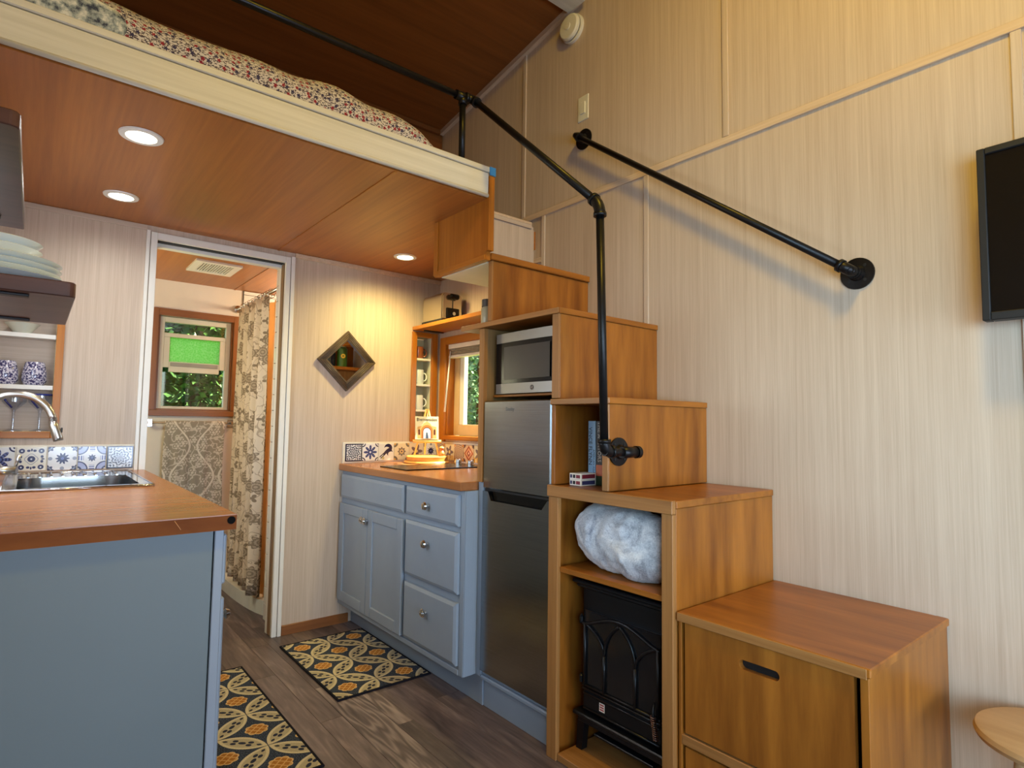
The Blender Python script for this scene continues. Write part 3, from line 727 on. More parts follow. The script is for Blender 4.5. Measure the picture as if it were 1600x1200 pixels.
# recessed lamps
def lamp(x, y, label, watts, col):
    t = thing('recessed_light', label, 'light', (x, y, ZC), 'recessed ceiling lights')
    lathe('trim_ring', [(0.046, -0.001), (0.046, -0.007), (0.064, -0.006), (0.066, -0.001)], (x, y, ZC), WHITE, t)
    lathe('lens', [(0, -0.004), (0.0455, -0.004)], (x, y, ZC), LAMP, t)
    d = bpy.data.lights.new('lamp_glow', 'SPOT'); d.energy = watts; d.color = col; d.spot_size = math.radians(168); d.spot_blend = 1.0; d.shadow_soft_size = 0.045
    o = bpy.data.objects.new('lamp_glow', d); COL.objects.link(o); o.parent = t; o.location = (0, 0, -0.012)
lamp(0.235, 2.285, 'recessed ceiling light nearest the loft edge, on the left', 21, (0.96, 1.0, 0.98))
lamp(0.245, 2.972, 'recessed ceiling light nearest the dark shelf, above the sink', 16, (0.96, 1.0, 0.98))
lamp(1.618, 2.974, 'recessed ceiling light above the cooktop corner', 74, (1.0, 0.80, 0.30))

# ================================================================== PIPE RAILS
PR = 0.0135
def flange(parent, c, nrm, r=0.046):
    f = lathe('flange', [(0, 0.0), (r, 0.0), (r, 0.006), (0.026, 0.009), (0.020, 0.022), (PR, 0.022)], c, PIPE, parent, nrm)
    q = Vector((0, 0, 1)).rotation_difference(Vector(nrm))
    for k in range(4):
        a = k * PI / 2 + PI / 4; p = Vector(c) + q @ Vector((0.034 * math.cos(a), 0.034 * math.sin(a), 0.006))
        lathe('bolt_head', [(0.0055, 0), (0.0055, 0.003), (0, 0.0035)], p, BLACKM, f, nrm, 10)
def elbow(parent, p, d0, d1, r=0.0185, L=0.032):
    p = Vector(p); d0 = Vector(d0).normalized(); d1 = Vector(d1).normalized(); pts = []
    a = p + d0 * L; b = p + d1 * L
    for k in range(9):
        t = k / 8; pts.append(a * (1 - t) ** 2 + p * 2 * t * (1 - t) + b * t ** 2)
    e = T('elbow', pts, r, PIPE, parent, 16)
    for c, d in ((a, d0), (b, d1)): T('collar', [c - d * 0.005, c + d * 0.008], r + 0.003, PIPE, e, 16)
gd = thing('pipe_railing', 'black iron pipe guard rail along the loft edge and down to the stairs', 'railing', (1.31, 1.97, 2.262))
pA = Vector((1.318, 1.966, 2.532)); pB = Vector((1.395, 1.27, 1.895)); pC = Vector((1.424, 1.272, 1.092))
T('rail_pipe', [(XL + 0.003, 1.966, 2.532), pA], PR, PIPE, gd)
T('post_pipe', [(1.318, 1.966, 2.262), pA], PR, PIPE, gd)
e2 = pA + Vector((0.045, -0.012, 0.0))
T('tee', [pA + Vector((-0.035, 0, 0)), pA + Vector((0.032, 0, 0))], 0.019, PIPE, gd); T('tee_branch', [pA, pA + Vector((0, 0, -0.035))], 0.019, PIPE, gd)
T('slope_pipe', [e2, pB], PR, PIPE, gd); elbow(gd, e2, (-1, 0.2, 0), pB - e2, L=0.028)
T('newel_pipe', [pB, pC], PR, PIPE, gd); elbow(gd, pB, e2 - pB, pC - pB); elbow(gd, pC, (0, 0, 1), (1, 0, 0))
pD = Vector((1.545, 1.272, 1.088)); T('cross_pipe', [pC, pD], PR, PIPE, gd)
T('tee', [pD + Vector((-0.036, 0, 0)), pD + Vector((0.034, 0, 0))], 0.0185, PIPE, gd); T('tee_branch', [pD, pD + Vector((0, 0.03, 0))], 0.0185, PIPE, gd)
lathe('pipe_cap', [(0.021, 0), (0.021, 0.016), (0.013, 0.023), (0, 0.024)], pD + Vector((0.034, 0, 0)), PIPE, gd, (1, 0, 0), 16)
flange(gd, (pD.x, 1.3185, pD.z), (0, -1, 0), 0.048)
B('foot_collar', 1.300, 1.336, 1.948, 1.984, 2.262, 2.266, PIPE, gd, 0.001)
hr = thing('wall_handrail', 'black iron pipe handrail sloping down the right wall between two round flanges', 'handrail', (2.02, 1.4, 1.7))
qa = Vector((2.018, 2.005, 2.615)); qb = Vector((2.018, 0.757, 1.688))
T('pipe', [qa, qb], PR, PIPE, hr)
for q, o in ((qa, qb), (qb, qa)):
    elbow(hr, q, o - q, (1, 0, 0)); T('stub_pipe', [q, (px0 - 0.01, q.y, q.z)], PR, PIPE, hr); flange(hr, (px0, q.y, q.z), (-1, 0, 0), 0.052)
# switch, smoke alarm, television
ls = thing('light_switch', 'white rocker light switch on the upper right wall', 'switch', (px0, 2.009, 2.715))
B('plate', px0 - 0.006, px0, 1.974, 2.045, 2.715, 2.843, PLASTW, ls, 0.002); B('rocker', px0 - 0.011, px0 - 0.0062, 1.993, 2.026, 2.748, 2.810, PLASTW, ls, 0.002)
sm = thing('smoke_alarm', 'round white smoke alarm high on the right wall near the roof', 'smoke alarm', (px0, 2.085, 3.236))
lathe('base_plate', [(0, 0), (0.073, 0), (0.073, 0.016), (0.066, 0.019)], (px0, 2.085, 3.236), PLASTW, sm, (-1, 0, 0))
lathe('gap_ring', [(0.062, 0.019), (0.062, 0.024)], (px0, 2.085, 3.236), BLACKM, sm, (-1, 0, 0))
lathe('cover', [(0.067, 0.024), (0.067, 0.036), (0.060, 0.043), (0, 0.046)], (px0, 2.085, 3.236), PLASTW, sm, (-1, 0, 0))
lathe('test_button', [(0.018, 0.045), (0.018, 0.049), (0, 0.05)], (px0, 2.085, 3.236), PLASTW, sm, (-1, 0, 0), 20)
tv = thing('television', 'black flat television on the right wall, cut by the photo edge', 'television', (1.98, 0.03, 1.47))
BB('bezel', [(1.965, 2.005, 0.392, 0.410, 1.472, 1.945), (1.965, 2.005, -0.36, -0.342, 1.472, 1.945), (1.965, 2.005, -0.342, 0.392, 1.472, 1.494), (1.965, 2.005, -0.342, 0.392, 1.927, 1.945)], BLACKM, tv, 0.002)
B('screen', 1.972, 1.995, -0.342, 0.392, 1.494, 1.927, BLACK, tv, 0); B('back_shell', 2.0055, 2.03, -0.25, 0.30, 1.53, 1.88, BLACKM, tv, 0.004)
B('mount', 2.0305, px0, -0.05, 0.10, 1.62, 1.80, BLACKM, tv, 0.002)

# ================================================================== STORAGE STAIRS (fronts at x = 1.50)
XF = 1.50; XB = px0 - 0.004
# 1 drawer box
s1 = thing('drawer_step', 'lowest stair step, a honey wood box with two slotted drawers', 'step cabinet', (1.79, 0.8, 0))
B('top_board', XF - 0.004, XB, 0.537, 1.052, 0.613, 0.635, STAIR['y'], s1, 0.003)
B('edge_strip', XF - 0.008, XF - 0.0045, 0.545, 1.050, 0.610, 0.634, EDGE['y'], s1, 0.001)
B('end_panel', XF, XB, 0.543, 0.562, 0.0, 0.6125, STAIR['z'], s1); B('end_panel', XF, XB, 1.040, 1.050, 0.0, 0.6125, STAIR['z'], s1)
B('back_panel', XB - 0.012, XB, 0.5625, 1.0395, 0, 0.6125, STAIR['z'], s1); B('rail', XF, XB - 0.013, 0.5625, 1.0395, 0.264, 0.292, EDGE['y'], s1)
B('plinth', XF, XF + 0.02, 0.5625, 1.0395, 0.0, 0.03, EDGE['y'], s1)
def slot_front(z0, z1, zs):
    y0, y1 = 0.576, 1.030; yc = 0.806; h = 0.013; w = 0.055
    bm = bmesh.new(); xs_ = (XF + 0.003, XF + 0.021); out = [(y0, z0), (y1, z0), (y1, z1), (y0, z1)]; n = 24; ring = []
    for k in range(n):
        a = 2 * PI * k / n; ring.append((yc + math.copysign(w - h, math.cos(a)) + h * math.cos(a) if abs(math.cos(a)) > 1e-6 else yc, zs + h * math.sin(a)))
    V_ = {}
    for xi, xx in enumerate(xs_):
        V_[xi] = ([bm.verts.new((xx, *p)) for p in out], [bm.verts.new((xx, *p)) for p in ring])
        o, r = V_[xi]; es = [bm.edges.new((o[i], o[(i + 1) % 4])) for i in range(4)] + [bm.edges.new((r[i], r[(i + 1) % n])) for i in range(n)]
        bmesh.ops.triangle_fill(bm, use_beauty=True, edges=es)
    for L, m_ in ((0, 4), (1, n)):
        for i in range(m_):
            bm.faces.new((V_[0][L][i], V_[0][L][(i + 1) % m_], V_[1][L][(i + 1) % m_], V_[1][L][i]))
    bmesh.ops.recalc_face_normals(bm, faces=bm.faces)
    o = from_bm('drawer_front', bm, STAIR['z'], s1); o['label'] = 'honey wood drawer front with a rounded hand slot'
    B('drawer_box', XF + 0.0215, XB - 0.03, y0 + 0.01, y1 - 0.01, z0 + 0.012, z1 - 0.02, BLACKM, o, 0)
slot_front(0.298, 0.606, 0.545); slot_front(0.036, 0.258, 0.215)

# 2 shelf unit with blanket and stove
s2 = thing('shelf_step', 'second stair step, an open honey wood shelf unit beside the fridge', 'shelf unit', (1.79, 1.33, 0))
B('top_board', XF - 0.002, XB, 1.052, 1.599, 0.932, 0.954, STAIR['y'], s2, 0.002)
B('edge_strip', XF - 0.022, XF - 0.0025, 1.055, 1.600, 0.915, 0.956, EDGE['y'], s2, 0.002)
B('end_panel', XF + 0.0005, XB, 1.056, 1.075, 0.0, 0.9315, STAIR['z'], s2); B('end_panel', XF + 0.0005, XB, 1.575, 1.594, 0.0, 0.9315, STAIR['z'], s2)
B('stile', XF - 0.018, XF, 1.056, 1.096, 0.0, 0.9145, EDGE['z'], s2); B('stile', XF - 0.018, XF, 1.545, 1.594, 0.0, 0.9145, EDGE['z'], s2)
B('shelf', XF - 0.006, XB - 0.013, 1.0965, 1.5445, 0.650, 0.668, STAIR['y'], s2); B('bottom_board', XF - 0.012, XB - 0.013, 1.0965, 1.5445, 0.001, 0.025, EDGE['y'], s2)
B('back_panel', XB - 0.012, XB, 1.0755, 1.5745, 0, 0.9315, STAIR['z'], s2)

# 3 book cubby
s3 = thing('cubby_step', 'third stair step, an open cubby holding books behind the iron pipe foot', 'cubby', (1.79, 1.45, 0.9565))
B('top_board', XF - 0.004, XB, 1.3155, 1.6015, 1.250, 1.272, STAIR['x'], s3, 0.002)
B('end_panel', XF, XB, 1.3195, 1.345, 0.9565, 1.2495, STAIR['z'], s3); B('end_panel', XF, XB, 1.582, 1.6005, 0.9565, 1.2495, STAIR['z'], s3)
B('back_panel', XB - 0.012, XB, 1.3455, 1.5815, 0.9565, 1.2495, STAIR['z'], s3)
B('edge_strip', XF - 0.006, XF - 0.0005, 1.3195, 1.345, 0.9575, 1.2495, EDGE['z'], s3, 0.001)
B('edge_strip', XF - 0.008, XF - 0.0045, 1.3165, 1.6015, 1.251, 1.271, EDGE['y'], s3, 0.001)

# 4 microwave housing and tall side post
s4 = thing('microwave_step', 'fourth stair step, wood housing above the fridge with the microwave inside', 'stair cabinet', (1.79, 1.8, 1.2725))
B('top_board', XF - 0.010, XB, 1.553, 2.19, 1.590, 1.612, STAIR['x'], s4, 0.002)
B('edge_strip', XF - 0.016, XF - 0.0105, 1.555, 2.19, 1.590, 1.611, EDGE['y'], s4, 0.001)
B('end_panel', XF, XB, 1.558, 1.580, 1.2725, 1.5895, STAIR['z'], s4)
B('edge_strip', XF - 0.008, XF - 0.0005, 1.558, 1.594, 1.274, 1.5895, EDGE['z'], s4, 0.001)
B('back_panel', XB - 0.012, XB, 1.581, 2.029, 1.2895, 1.5895, STAIR['z'], s4); B('floor_board', XF + 0.05, XB - 0.013, 1.6045, 2.029, 1.290, 1.300, STAIR['y'], s4)
po = thing('side_post', 'rustic grey wood side panel standing between counter and fridge', 'panel', (1.79, 2.046, 0.9265))
B('panel', XF + 0.018, XB, 2.031, 2.058, 0.9265, 1.5885, RUSTIC, po); B('front_edge', XF - 0.004, XF + 0.0175, 2.028, 2.062, 0.9265, 1.5885, EDGE['z'], po)

# 5 fifth step and 6 landing against the loft
s5 = thing('upper_step', 'fifth stair step, a honey wood riser below the loft', 'stair step', (1.79, 2.1, 1.6125))
B('riser', 1.496, XB, 1.968, 1.986, 1.6125, 1.872, STAIR['z'], s5); B('edge_strip', 1.486, 1.4955, 1.968, 1.992, 1.6125, 1.872, EDGE['z'], s5, 0.001)
B('tread', 1.474, XB, 1.956, 2.374, 1.874, 1.902, STAIR['x'], s5, 0.003)
B('underside', 1.482, XB - 0.002, 2.0, 2.36, 1.8675, 1.8738, CREAMP, s5, 0.001)
s6 = thing('landing_step', 'top stair step, boxed into the edge of the loft', 'stair step', (1.79, 2.36, 1.9025))
B('side_panel', 1.449, 1.4735, 1.962, 2.374, 1.868, 2.2245, TRIMW['z'], s6); B('edge_strip', 1.4455, 1.474, 1.941, 1.9615, 1.904, 2.2245, TRIMW['z'], s6)
B('stile', 1.4435, 1.4485, 2.340, 2.374, 1.872, 2.1285, TRIMW['z'], s6, 0.001); B('bottom_rail', 1.4435, 1.4485, 1.965, 2.3395, 1.868, 1.890, TRIMW['y'], s6, 0.001)
B('riser', 1.475, 2.068, 2.362, 2.3745, 1.9035, 2.232, PLY['z'], s6); B('nosing', 1.475, 2.045, 2.352, 2.3755, 2.2535, 2.268, PLYB, s6, 0.002)
B('nosing', 1.475, 2.045, 2.352, 2.3745, 2.2325, 2.253, PLY['x'], s6, 0.001)

# ================================================================== FRIDGE, MICROWAVE
fr = thing('refrigerator', 'stainless steel top-freezer refrigerator under the stairs', 'refrigerator', (1.77, 1.81, 0.142))
B('body', 1.535, 2.04, 1.608, 2.022, 0.150, 1.270, plain('fridge_grey', C(86, 88, 90), 0.4, 0.4), fr, 0.004)
fd = B('freezer_door', 1.498, 1.534, 1.603, 2.022, 0.903, 1.272, STEEL, fr, 0.005)
B('bottom_foot', 1.56, 2.0, 1.63, 2.0, 0.142, 0.1495, BLACKM, fr, 0)
prism('lower_door', [(1.603, 0.152), (2.022, 0.152), (2.022, 0.892), (1.985, 0.892), (1.965, 0.855), (1.650, 0.855), (1.618, 0.892), (1.603, 0.892)], 'x', 1.498, 1.534, STEEL, fr)
prism('grip_recess', [(1.975, 0.8925), (1.962, 0.858), (1.653, 0.858), (1.626, 0.8925)], 'x', 1.515, 1.5335, BLACK, fr)
B('door_gasket', 1.510, 1.534, 1.606, 2.020, 0.8930, 0.9025, BLACKM, fr, 0)
text('brand_lettering', 'Danby', 0.021, (1.4975, 1.846, 1.236), '-x', plain('grey_print', C(96, 98, 100), 0.4), fd, 0.0004)
fb = thing('fridge_plinth', 'blue painted plinth below the refrigerator with a stepped ledge', 'plinth', (1.75, 1.83, 0))
B('board', 1.525, 2.04, 1.5955, 2.0275, 0.0, 0.112, BLUE, fb); B('ledge', 1.505, 2.04, 1.5955, 2.0275, 0.1125, 0.130, BLUE, fb, 0.004); B('bead', 1.514, 2.04, 1.5955, 2.0275, 0.1305, 0.1415, BLUE, fb, 0.003)
SATIN = plain('satin_steel', C(150, 148, 144), 0.42, 1.0, var=0.02)
mw = thing('microwave', 'stainless microwave oven with a dark glass door above the fridge', 'microwave', (1.7, 1.8, 1.3))
B('body', 1.560, 1.90, 1.608, 2.000, 1.303, 1.560, BLACKM, mw, 0.004)
def mwf(u, v, z0, z1, bulge=0.006):
    y = 1.606 + 0.396 * u; return Vector((1.545 - bulge * math.sin(u * PI), y, z0 + (z1 - z0) * v))
for nm, z0, z1, mt in (('top_band', 1.520, 1.560, SATIN), ('bottom_band', 1.303, 1.345, SATIN), ('door_glass', 1.3455, 1.5195, BLACK)):
    bm = bmesh.new(); n = 16; F_ = []; 
    for i in range(n + 1):
        F_.append([bm.verts.new(mwf(i / n, 0, z0, z1)), bm.verts.new(mwf(i / n, 1, z0, z1)), bm.verts.new((1.560, 1.606 + 0.396 * i / n, z1)), bm.verts.new((1.560, 1.606 + 0.396 * i / n, z0))])
    for a, b in zip(F_, F_[1:]):
        for k in range(4): bm.faces.new((a[k], b[k], b[(k + 1) % 4], a[(k + 1) % 4]))
    bm.faces.new(F_[0]); bm.faces.new(list(reversed(F_[-1]))); bmesh.ops.recalc_face_normals(bm, faces=bm.faces)
    o_ = from_bm(nm, bm, mt, mw)
    if nm == 'bottom_band': bband = o_
    if nm == 'door_glass': dglass = o_
prism('window_screen', [(1.655, 1.362), (1.940, 1.362), (1.940, 1.500), (1.655, 1.500)], 'x', 1.5375, 1.5382, plain('microwave_window', C(60, 54, 50), 0.3), dglass)
lathe('logo_disc', [(0, 0), (0.0105, 0), (0.0105, 0.001), (0, 0.001)], (1.5392, 1.760, 1.324), BLACKM, bband, (-1, 0, 0), 24)
lathe('logo_ring', [(0.0090, 0.0011), (0.0090, 0.0014), (0.0082, 0.0014), (0.0082, 0.0011)], (1.5392, 1.760, 1.324), CHROME, bband, (-1, 0, 0), 24)
text('logo_letters', 'GE', 0.0105, (1.5378, 1.760, 1.324), '-x', CHROME, bband, 0.0002)

# things standing on the microwave housing, seen past the riser and in the mirror
j1 = thing('glass_jar', 'small ribbed glass jar with a dark lid behind the fifth stair riser', 'jar', (1.545, 2.065, 1.612))
lathe('glass', [(0, 0.001), (0.030, 0.001), (0.033, 0.006), (0.033, 0.072), (0.028, 0.080)], (1.545, 2.065, 1.612), plain('jar_contents', C(170, 166, 140), 0.2), j1)
lathe('lid', [(0.031, 0.080), (0.031, 0.112), (0, 0.113)], (1.545, 2.065, 1.612), plain('jar_lid', C(70, 66, 64), 0.4), j1)
k1 = thing('green_canister', 'green canister with a yellow flower, behind the stairs and seen in the mirror', 'canister', (1.925, 2.12, 1.612))
lathe('can', [(0, 0.001), (0.040, 0.001), (0.040, 0.15), (0.030, 0.16)], (1.925, 2.12, 1.612), plain('green_tin', C(60, 96, 34), 0.35), k1)
lathe('cap', [(0.030, 0.16), (0.030, 0.185), (0, 0.187)], (1.925, 2.12, 1.612), plain('pale_cap', C(120, 130, 104), 0.4), k1)
lathe('flower_print', [(0.018, 0), (0.018, 0.003), (0.007, 0.0032), (0.007, 0)], (1.917, 2.158, 1.70), plain('yellow_print', C(214, 176, 60), 0.5), k1, (-0.2, 1, 0), 20)
k2 = thing('dark_canister', 'dark navy canister beside the green one, seen in the mirror', 'canister', (1.825, 2.11, 1.612))
lathe('can', [(0, 0.001), (0.045, 0.001), (0.045, 0.11), (0.030, 0.125), (0.030, 0.15), (0, 0.151)], (1.825, 2.11, 1.612), plain('navy_tin', C(26, 30, 48), 0.25), k2)

# ================================================================== CUBBY CONTENTS
def book(name, label, y0, y1, x0, z0, h, dep, spine, lines, tcol, extra=None):
    t = thing(name, label, 'book', ((x0 + dep / 2), (y0 + y1) / 2, z0))
    B('pages', x0 + 0.004, x0 + dep - 0.003, y0 + 0.003, y1 - 0.003, z0 + 0.004, z0 + h - 0.004, PAPERW, t, 0)
    B('cover', x0, x0 + dep, y0, y0 + 0.0028, z0, z0 + h, spine, t, 0.0005); B('cover', x0, x0 + dep, y1 - 0.0028, y1, z0, z0 + h, spine, t, 0.0005)
    sp = B('spine', x0 - 0.001, x0 + 0.0035, y0, y1, z0, z0 + h, spine, t, 0.001)
    for body, size, yy, zz, s in lines: text('spine_title', body, size, (x0 - 0.0012, yy, zz), '-x_down', tcol, sp, 0.0003, s)
    for nm, a, b, mt in (extra or []): B(nm, x0 - 0.0016, x0 - 0.0011, y0 + 0.0005, y1 - 0.0005, z0 + a, z0 + b, mt, sp, 0)
book('hardback_book', 'pale blue hardback book standing in the stair cubby', 1.499, 1.536, 1.63, 0.955, 0.237, 0.16, plain('pale_blue_cover', C(140, 180, 216), 0.4),
     [('VINCE FLYNN', 0.024, 1.525, 1.098, 0.95), ('AMERICAN ASSASSIN', 0.0125, 1.507, 1.030, 0.95)], plain('navy_print', C(30, 40, 64), 0.5))
book('hardback_book', 'dark hardback book with orange and green lower spine in the stair cubby', 1.450, 1.496, 1.63, 0.955, 0.237, 0.16, plain('charcoal_cover', C(34, 34, 36), 0.4),
     [('THE AVIATORS', 0.024, 1.480, 1.115, 0.92)], plain('silver_print', C(176, 172, 162), 0.4), [('orange_band', 0.035, 0.075, plain('orange_band', C(190, 104, 70), 0.5)), ('green_band', 0.001, 0.034, plain('green_band', C(40, 66, 44), 0.5))])
RED = plain('crimson_print', C(120, 30, 46), 0.5); INDIGO = plain('indigo_print', C(48, 46, 88), 0.5)
for k, lab in ((0, 'lower of two small boxed card games in the stair cubby'), (1, 'upper of two small boxed card games in the stair cubby')):
    z0 = 0.9555 + k * 0.0225; y0, y1, x0 = 1.492, 1.550, 1.545
    t = thing('card_game_box', lab, 'box', (1.58, 1.537, z0), 'small card game boxes in the cubby')
    bx = B('carton', x0, x0 + 0.08, y0, y1, z0, z0 + 0.022, PAPERW, t, 0.001)
    for a, b, mt in ((0.004, 0.014, INDIGO), (0.018, 0.030, BLACKM), (0.034, 0.054, RED)): B('print', x0 - 0.0005, x0 + 0.0005, y1 - b, y1 - a, z0 + 0.005, z0 + 0.017, mt, bx, 0)
    B('print', x0 + 0.006, x0 + 0.074, y0 - 0.0005, y0 + 0.0005, z0 + 0.004, z0 + 0.018, RED if k else INDIGO, bx, 0)

# ================================================================== SHELF CONTENTS
def blk(u, v):
    a = u * 2 * PI; s = -1 + 2 * v; cap = max(0.0, 1 - abs(s) ** 4.5) ** 0.5
    p = Vector((0.115 * cap * math.cos(a), 0.213 * s, 0.115 * cap * math.sin(a)))
    d = mnoise.noise(Vector((p.x * 9 + 3, p.y * 7, p.z * 9))) * 0.010 + mnoise.noise(p * 26) * 0.006 + mnoise.noise(p * 70) * 0.002 + 0.004 * math.sin(s * 8 + a)
    q = p + Vector((math.cos(a), 0.15 * s, math.sin(a))) * d * (0.4 + cap)
    q.z = max(q.z, -0.112) + 0.012 * (s - 0.2)
    return Vector((1.622 + q.x, 1.330 + q.y, 0.782 + max(q.z, -0.113)))
bl = grid_obj('plush_blanket', blk, 72, 60, PLUSH, origin=(1.622, 1.33, 0.668), wrap_u=True)
tag(bl, 'rolled fluffy grey and white plush blanket on the upper shelf', 'blanket')
# electric stove
st = thing('electric_stove', 'black electric fireplace stove with gothic arched door on the lower shelf', 'stove', (1.68, 1.33, 0.0255))
SX = 1.565; y0, y1 = 1.128, 1.522; yc = (y0 + y1) / 2
B('firebox', SX + 0.012, 1.82, y0 + 0.012, y1 - 0.012, 0.165, 0.595, IRON, st, 0.006)
B('top_plate', SX - 0.022, 1.83, y0 - 0.012, y1 + 0.010, 0.611, 0.624, IRON, st, 0.004); B('cornice', SX - 0.008, 1.825, y0, y1, 0.5955, 0.6105, IRON, st, 0.004)
B('base_plate', SX - 0.016, 1.825, y0 - 0.010, y1 + 0.010, 0.150, 0.1645, IRON, st, 0.004); B('skirt', SX - 0.004, 1.82, y0 + 0.004, y1 - 0.004, 0.128, 0.1495, IRON, st, 0.004)
for yy, sg in ((y0 + 0.012, -1), (y1 - 0.012, 1)):
    for xx in (SX + 0.02, 1.79):
        prism('leg', [(yy - 0.016, 0.1275), (yy + 0.016, 0.1275), (yy + 0.012 + sg * 0.010, 0.0258), (yy - 0.014 + sg * 0.010, 0.0258)], 'x', xx - 0.014, xx + 0.014, IRON, st)
B('ash_shelf', SX + 0.01, SX + 0.10, y0 + 0.07, y1 - 0.07, 0.095, 0.103, IRON, st, 0.002)
dr = B('door', SX, SX + 0.0115, y0 + 0.030, y1 - 0.030, 0.255, 0.520, plain('stove_glass', C(26, 26, 28), 0.12), st, 0.003); dr['label'] = 'dark glass stove door'
w_ = y1 - y0 - 0.06
def arc(ya, yb, z0, zt, sx=SX - 0.004, n=14):
    m_ = (ya + yb) / 2; h = (yb - ya) / 2; L = []
    for k in range(n + 1):
        t = k / n; L.append((sx, ya + h * (1 - math.cos(t * PI / 3)) / 0.5, z0 + (zt - z0) * math.sin(t * PI / 3) / 0.8660))
    return L, [(sx, 2 * m_ - p[1], p[2]) for p in L]
ya, yb, yd, ye = y0 + 0.040, y0 + 0.130, y1 - 0.130, y1 - 0.040
for side in arc(yb, yd, 0.385, 0.502): T('arch_rib', side, 0.0055, IRON, dr, 8)
T('arch_rib', arc(ya - (yb - ya), yb, 0.385, 0.474)[1], 0.0055, IRON, dr, 8); T('arch_rib', arc(yd, ye + (ye - yd), 0.385, 0.474)[0], 0.0055, IRON, dr, 8)
for p, zt in ((ya, 0.474), (yb, 0.388), (yd, 0.388), (ye, 0.474)): T('mullion', [(SX - 0.004, p, 0.258), (SX - 0.004, p, zt)], 0.006, IRON, dr, 8)
T('arch_crest', [(SX - 0.004, y0 + 0.032 + w_ * t / 24, 0.470 + 0.045 * math.sin(PI * t / 24) ** 1.5) for t in range(25)], 0.006, IRON, dr, 8)
for z in (0.262, 0.250): T('bead', [(SX - 0.004, y0 + 0.03, z), (SX - 0.004, y1 - 0.03, z)], 0.0045, IRON, dr, 8)
lp = B('lower_panel', SX, SX + 0.0115, y0 + 0.030, y1 - 0.030, 0.178, 0.240, IRON, st, 0.003)
for z in (0.183, 0.235): T('bead', [(SX - 0.003, y0 + 0.034, z), (SX - 0.003, y1 - 0.034, z)], 0.004, IRON, lp, 8)
tg = B('sticker', SX - 0.0012, SX - 0.0002, 1.392, 1.416, 0.196, 0.224, PAPERW, lp, 0); tg['label'] = 'small white sticker with red print'
for a in range(3): B('print', SX - 0.0017, SX - 0.0012, 1.395, 1.413, 0.200 + a * 0.008, 0.2045 + a * 0.008, plain('red_print', C(170, 60, 56), 0.6), tg, 0)
for z in (0.47, 0.265): lathe('hinge_knuckle', [(0.008, 0), (0.008, 0.022), (0.004, 0.026), (0.004, 0.030), (0, 0.031)], (SX + 0.001, y1 - 0.018, z), IRON, dr, n=12)
hc = T('coil_handle', [(SX - 0.018 + 0.008 * math.cos(t * 0.9), y0 + 0.050 + 0.008 * math.sin(t * 0.9) - t * 0.00016, 0.275 - t * 0.0009) for t in range(80)], 0.0018, plain('copper_coil', C(150, 120, 108), 0.3, 0.9), dr, 6)
T('handle_stem', [(SX - 0.006, y0 + 0.052, 0.31), (SX - 0.018, y0 + 0.050, 0.285), (SX - 0.018, y0 + 0.036, 0.20)], 0.004, IRON, dr, 8)

# ================================================================== RIGHT BASE CABINET, COUNTER
cb = thing('base_cabinet', 'blue-grey base cabinet with doors and drawers below the cooktop counter', 'cabinet', (1.75, 2.7, 0))
CF = 1.442
B('carcass', CF + 0.0005, 2.08, 2.064, YB - 0.002, 0.12, 0.888, BLUE, cb, 0.002); B('toe_kick', 1.52, 1.54, 2.029, YB - 0.002, 0.0, 0.1195, BLUE, cb)
B('corner_stile', CF - 0.003, CF, 2.064, 2.094, 0.121, 0.887, BLUE, cb, 0.001); B('side_batten', CF, 1.49, 2.0612, 2.0636, 0.121, 0.887, BLUE, cb, 0.001)
B('side_filler', 1.507, 2.08, 2.030, 2.0632, 0.1198, 0.9255, BLUE, cb, 0.001)
B('bottom_rail', CF - 0.006, CF, 2.095, YB - 0.003, 0.120, 0.142, BLUE, cb, 0.002)
def knob(parent, y, z, shell):
    x = CF - 0.0215
    k = lathe('knob', [(0.007, 0), (0.006, 0.010), (0.0145, 0.014), (0.0155, 0.019), (0.012, 0.021), (0.0115, 0.024), (0.0080, 0.025), (0.0075, 0.028), (0.0035, 0.029), (0, 0.031)] if shell else [(0.007, 0), (0.006, 0.010), (0.013, 0.013), (0.0155, 0.020), (0.012, 0.028), (0, 0.032)], (x, y, z), CHROME, parent, (-1, 0, 0), 20)
    for v in k.data.vertices:
        w = v.co + ORG[parent]; v.co.y += (w.y - y) * 0.25; v.co.z += (w.z - z) * 0.25
    k['label'] = 'polished chrome knob'
def slab(name, y0, y1, z0, z1):
    bm = bmesh.new(); x0, x1 = CF - 0.021, CF - 0.001; b = 0.014
    A = [bm.verts.new((x1, *p)) for p in ((y0, z0), (y1, z0), (y1, z1), (y0, z1))]; A2 = [bm.verts.new((x0 + 0.007, *p)) for p in ((y0, z0), (y1, z0), (y1, z1), (y0, z1))]
    Bq = [bm.verts.new((x0, *p)) for p in ((y0 + b, z0 + b), (y1 - b, z0 + b), (y1 - b, z1 - b), (y0 + b, z1 - b))]
    for P_, Q_ in ((A, A2), (A2, Bq)):
        for i in range(4): bm.faces.new((P_[i], P_[(i + 1) % 4], Q_[(i + 1) % 4], Q_[i]))
    bm.faces.new(A); bm.faces.new(Bq); bmesh.ops.recalc_face_normals(bm, faces=bm.faces)
    return from_bm(name, bm, BLUE, cb)
slab('false_front', 2.570, 3.318, 0.735, 0.868)
for z0, z1, kz, sh in ((0.735, 0.868, 0.797, 0), (0.452, 0.708, 0.627, 0), (0.158, 0.415, 0.322, 1)):
    d = slab('drawer', 2.098, 2.548, z0, z1); knob(d, 2.334, kz, sh)
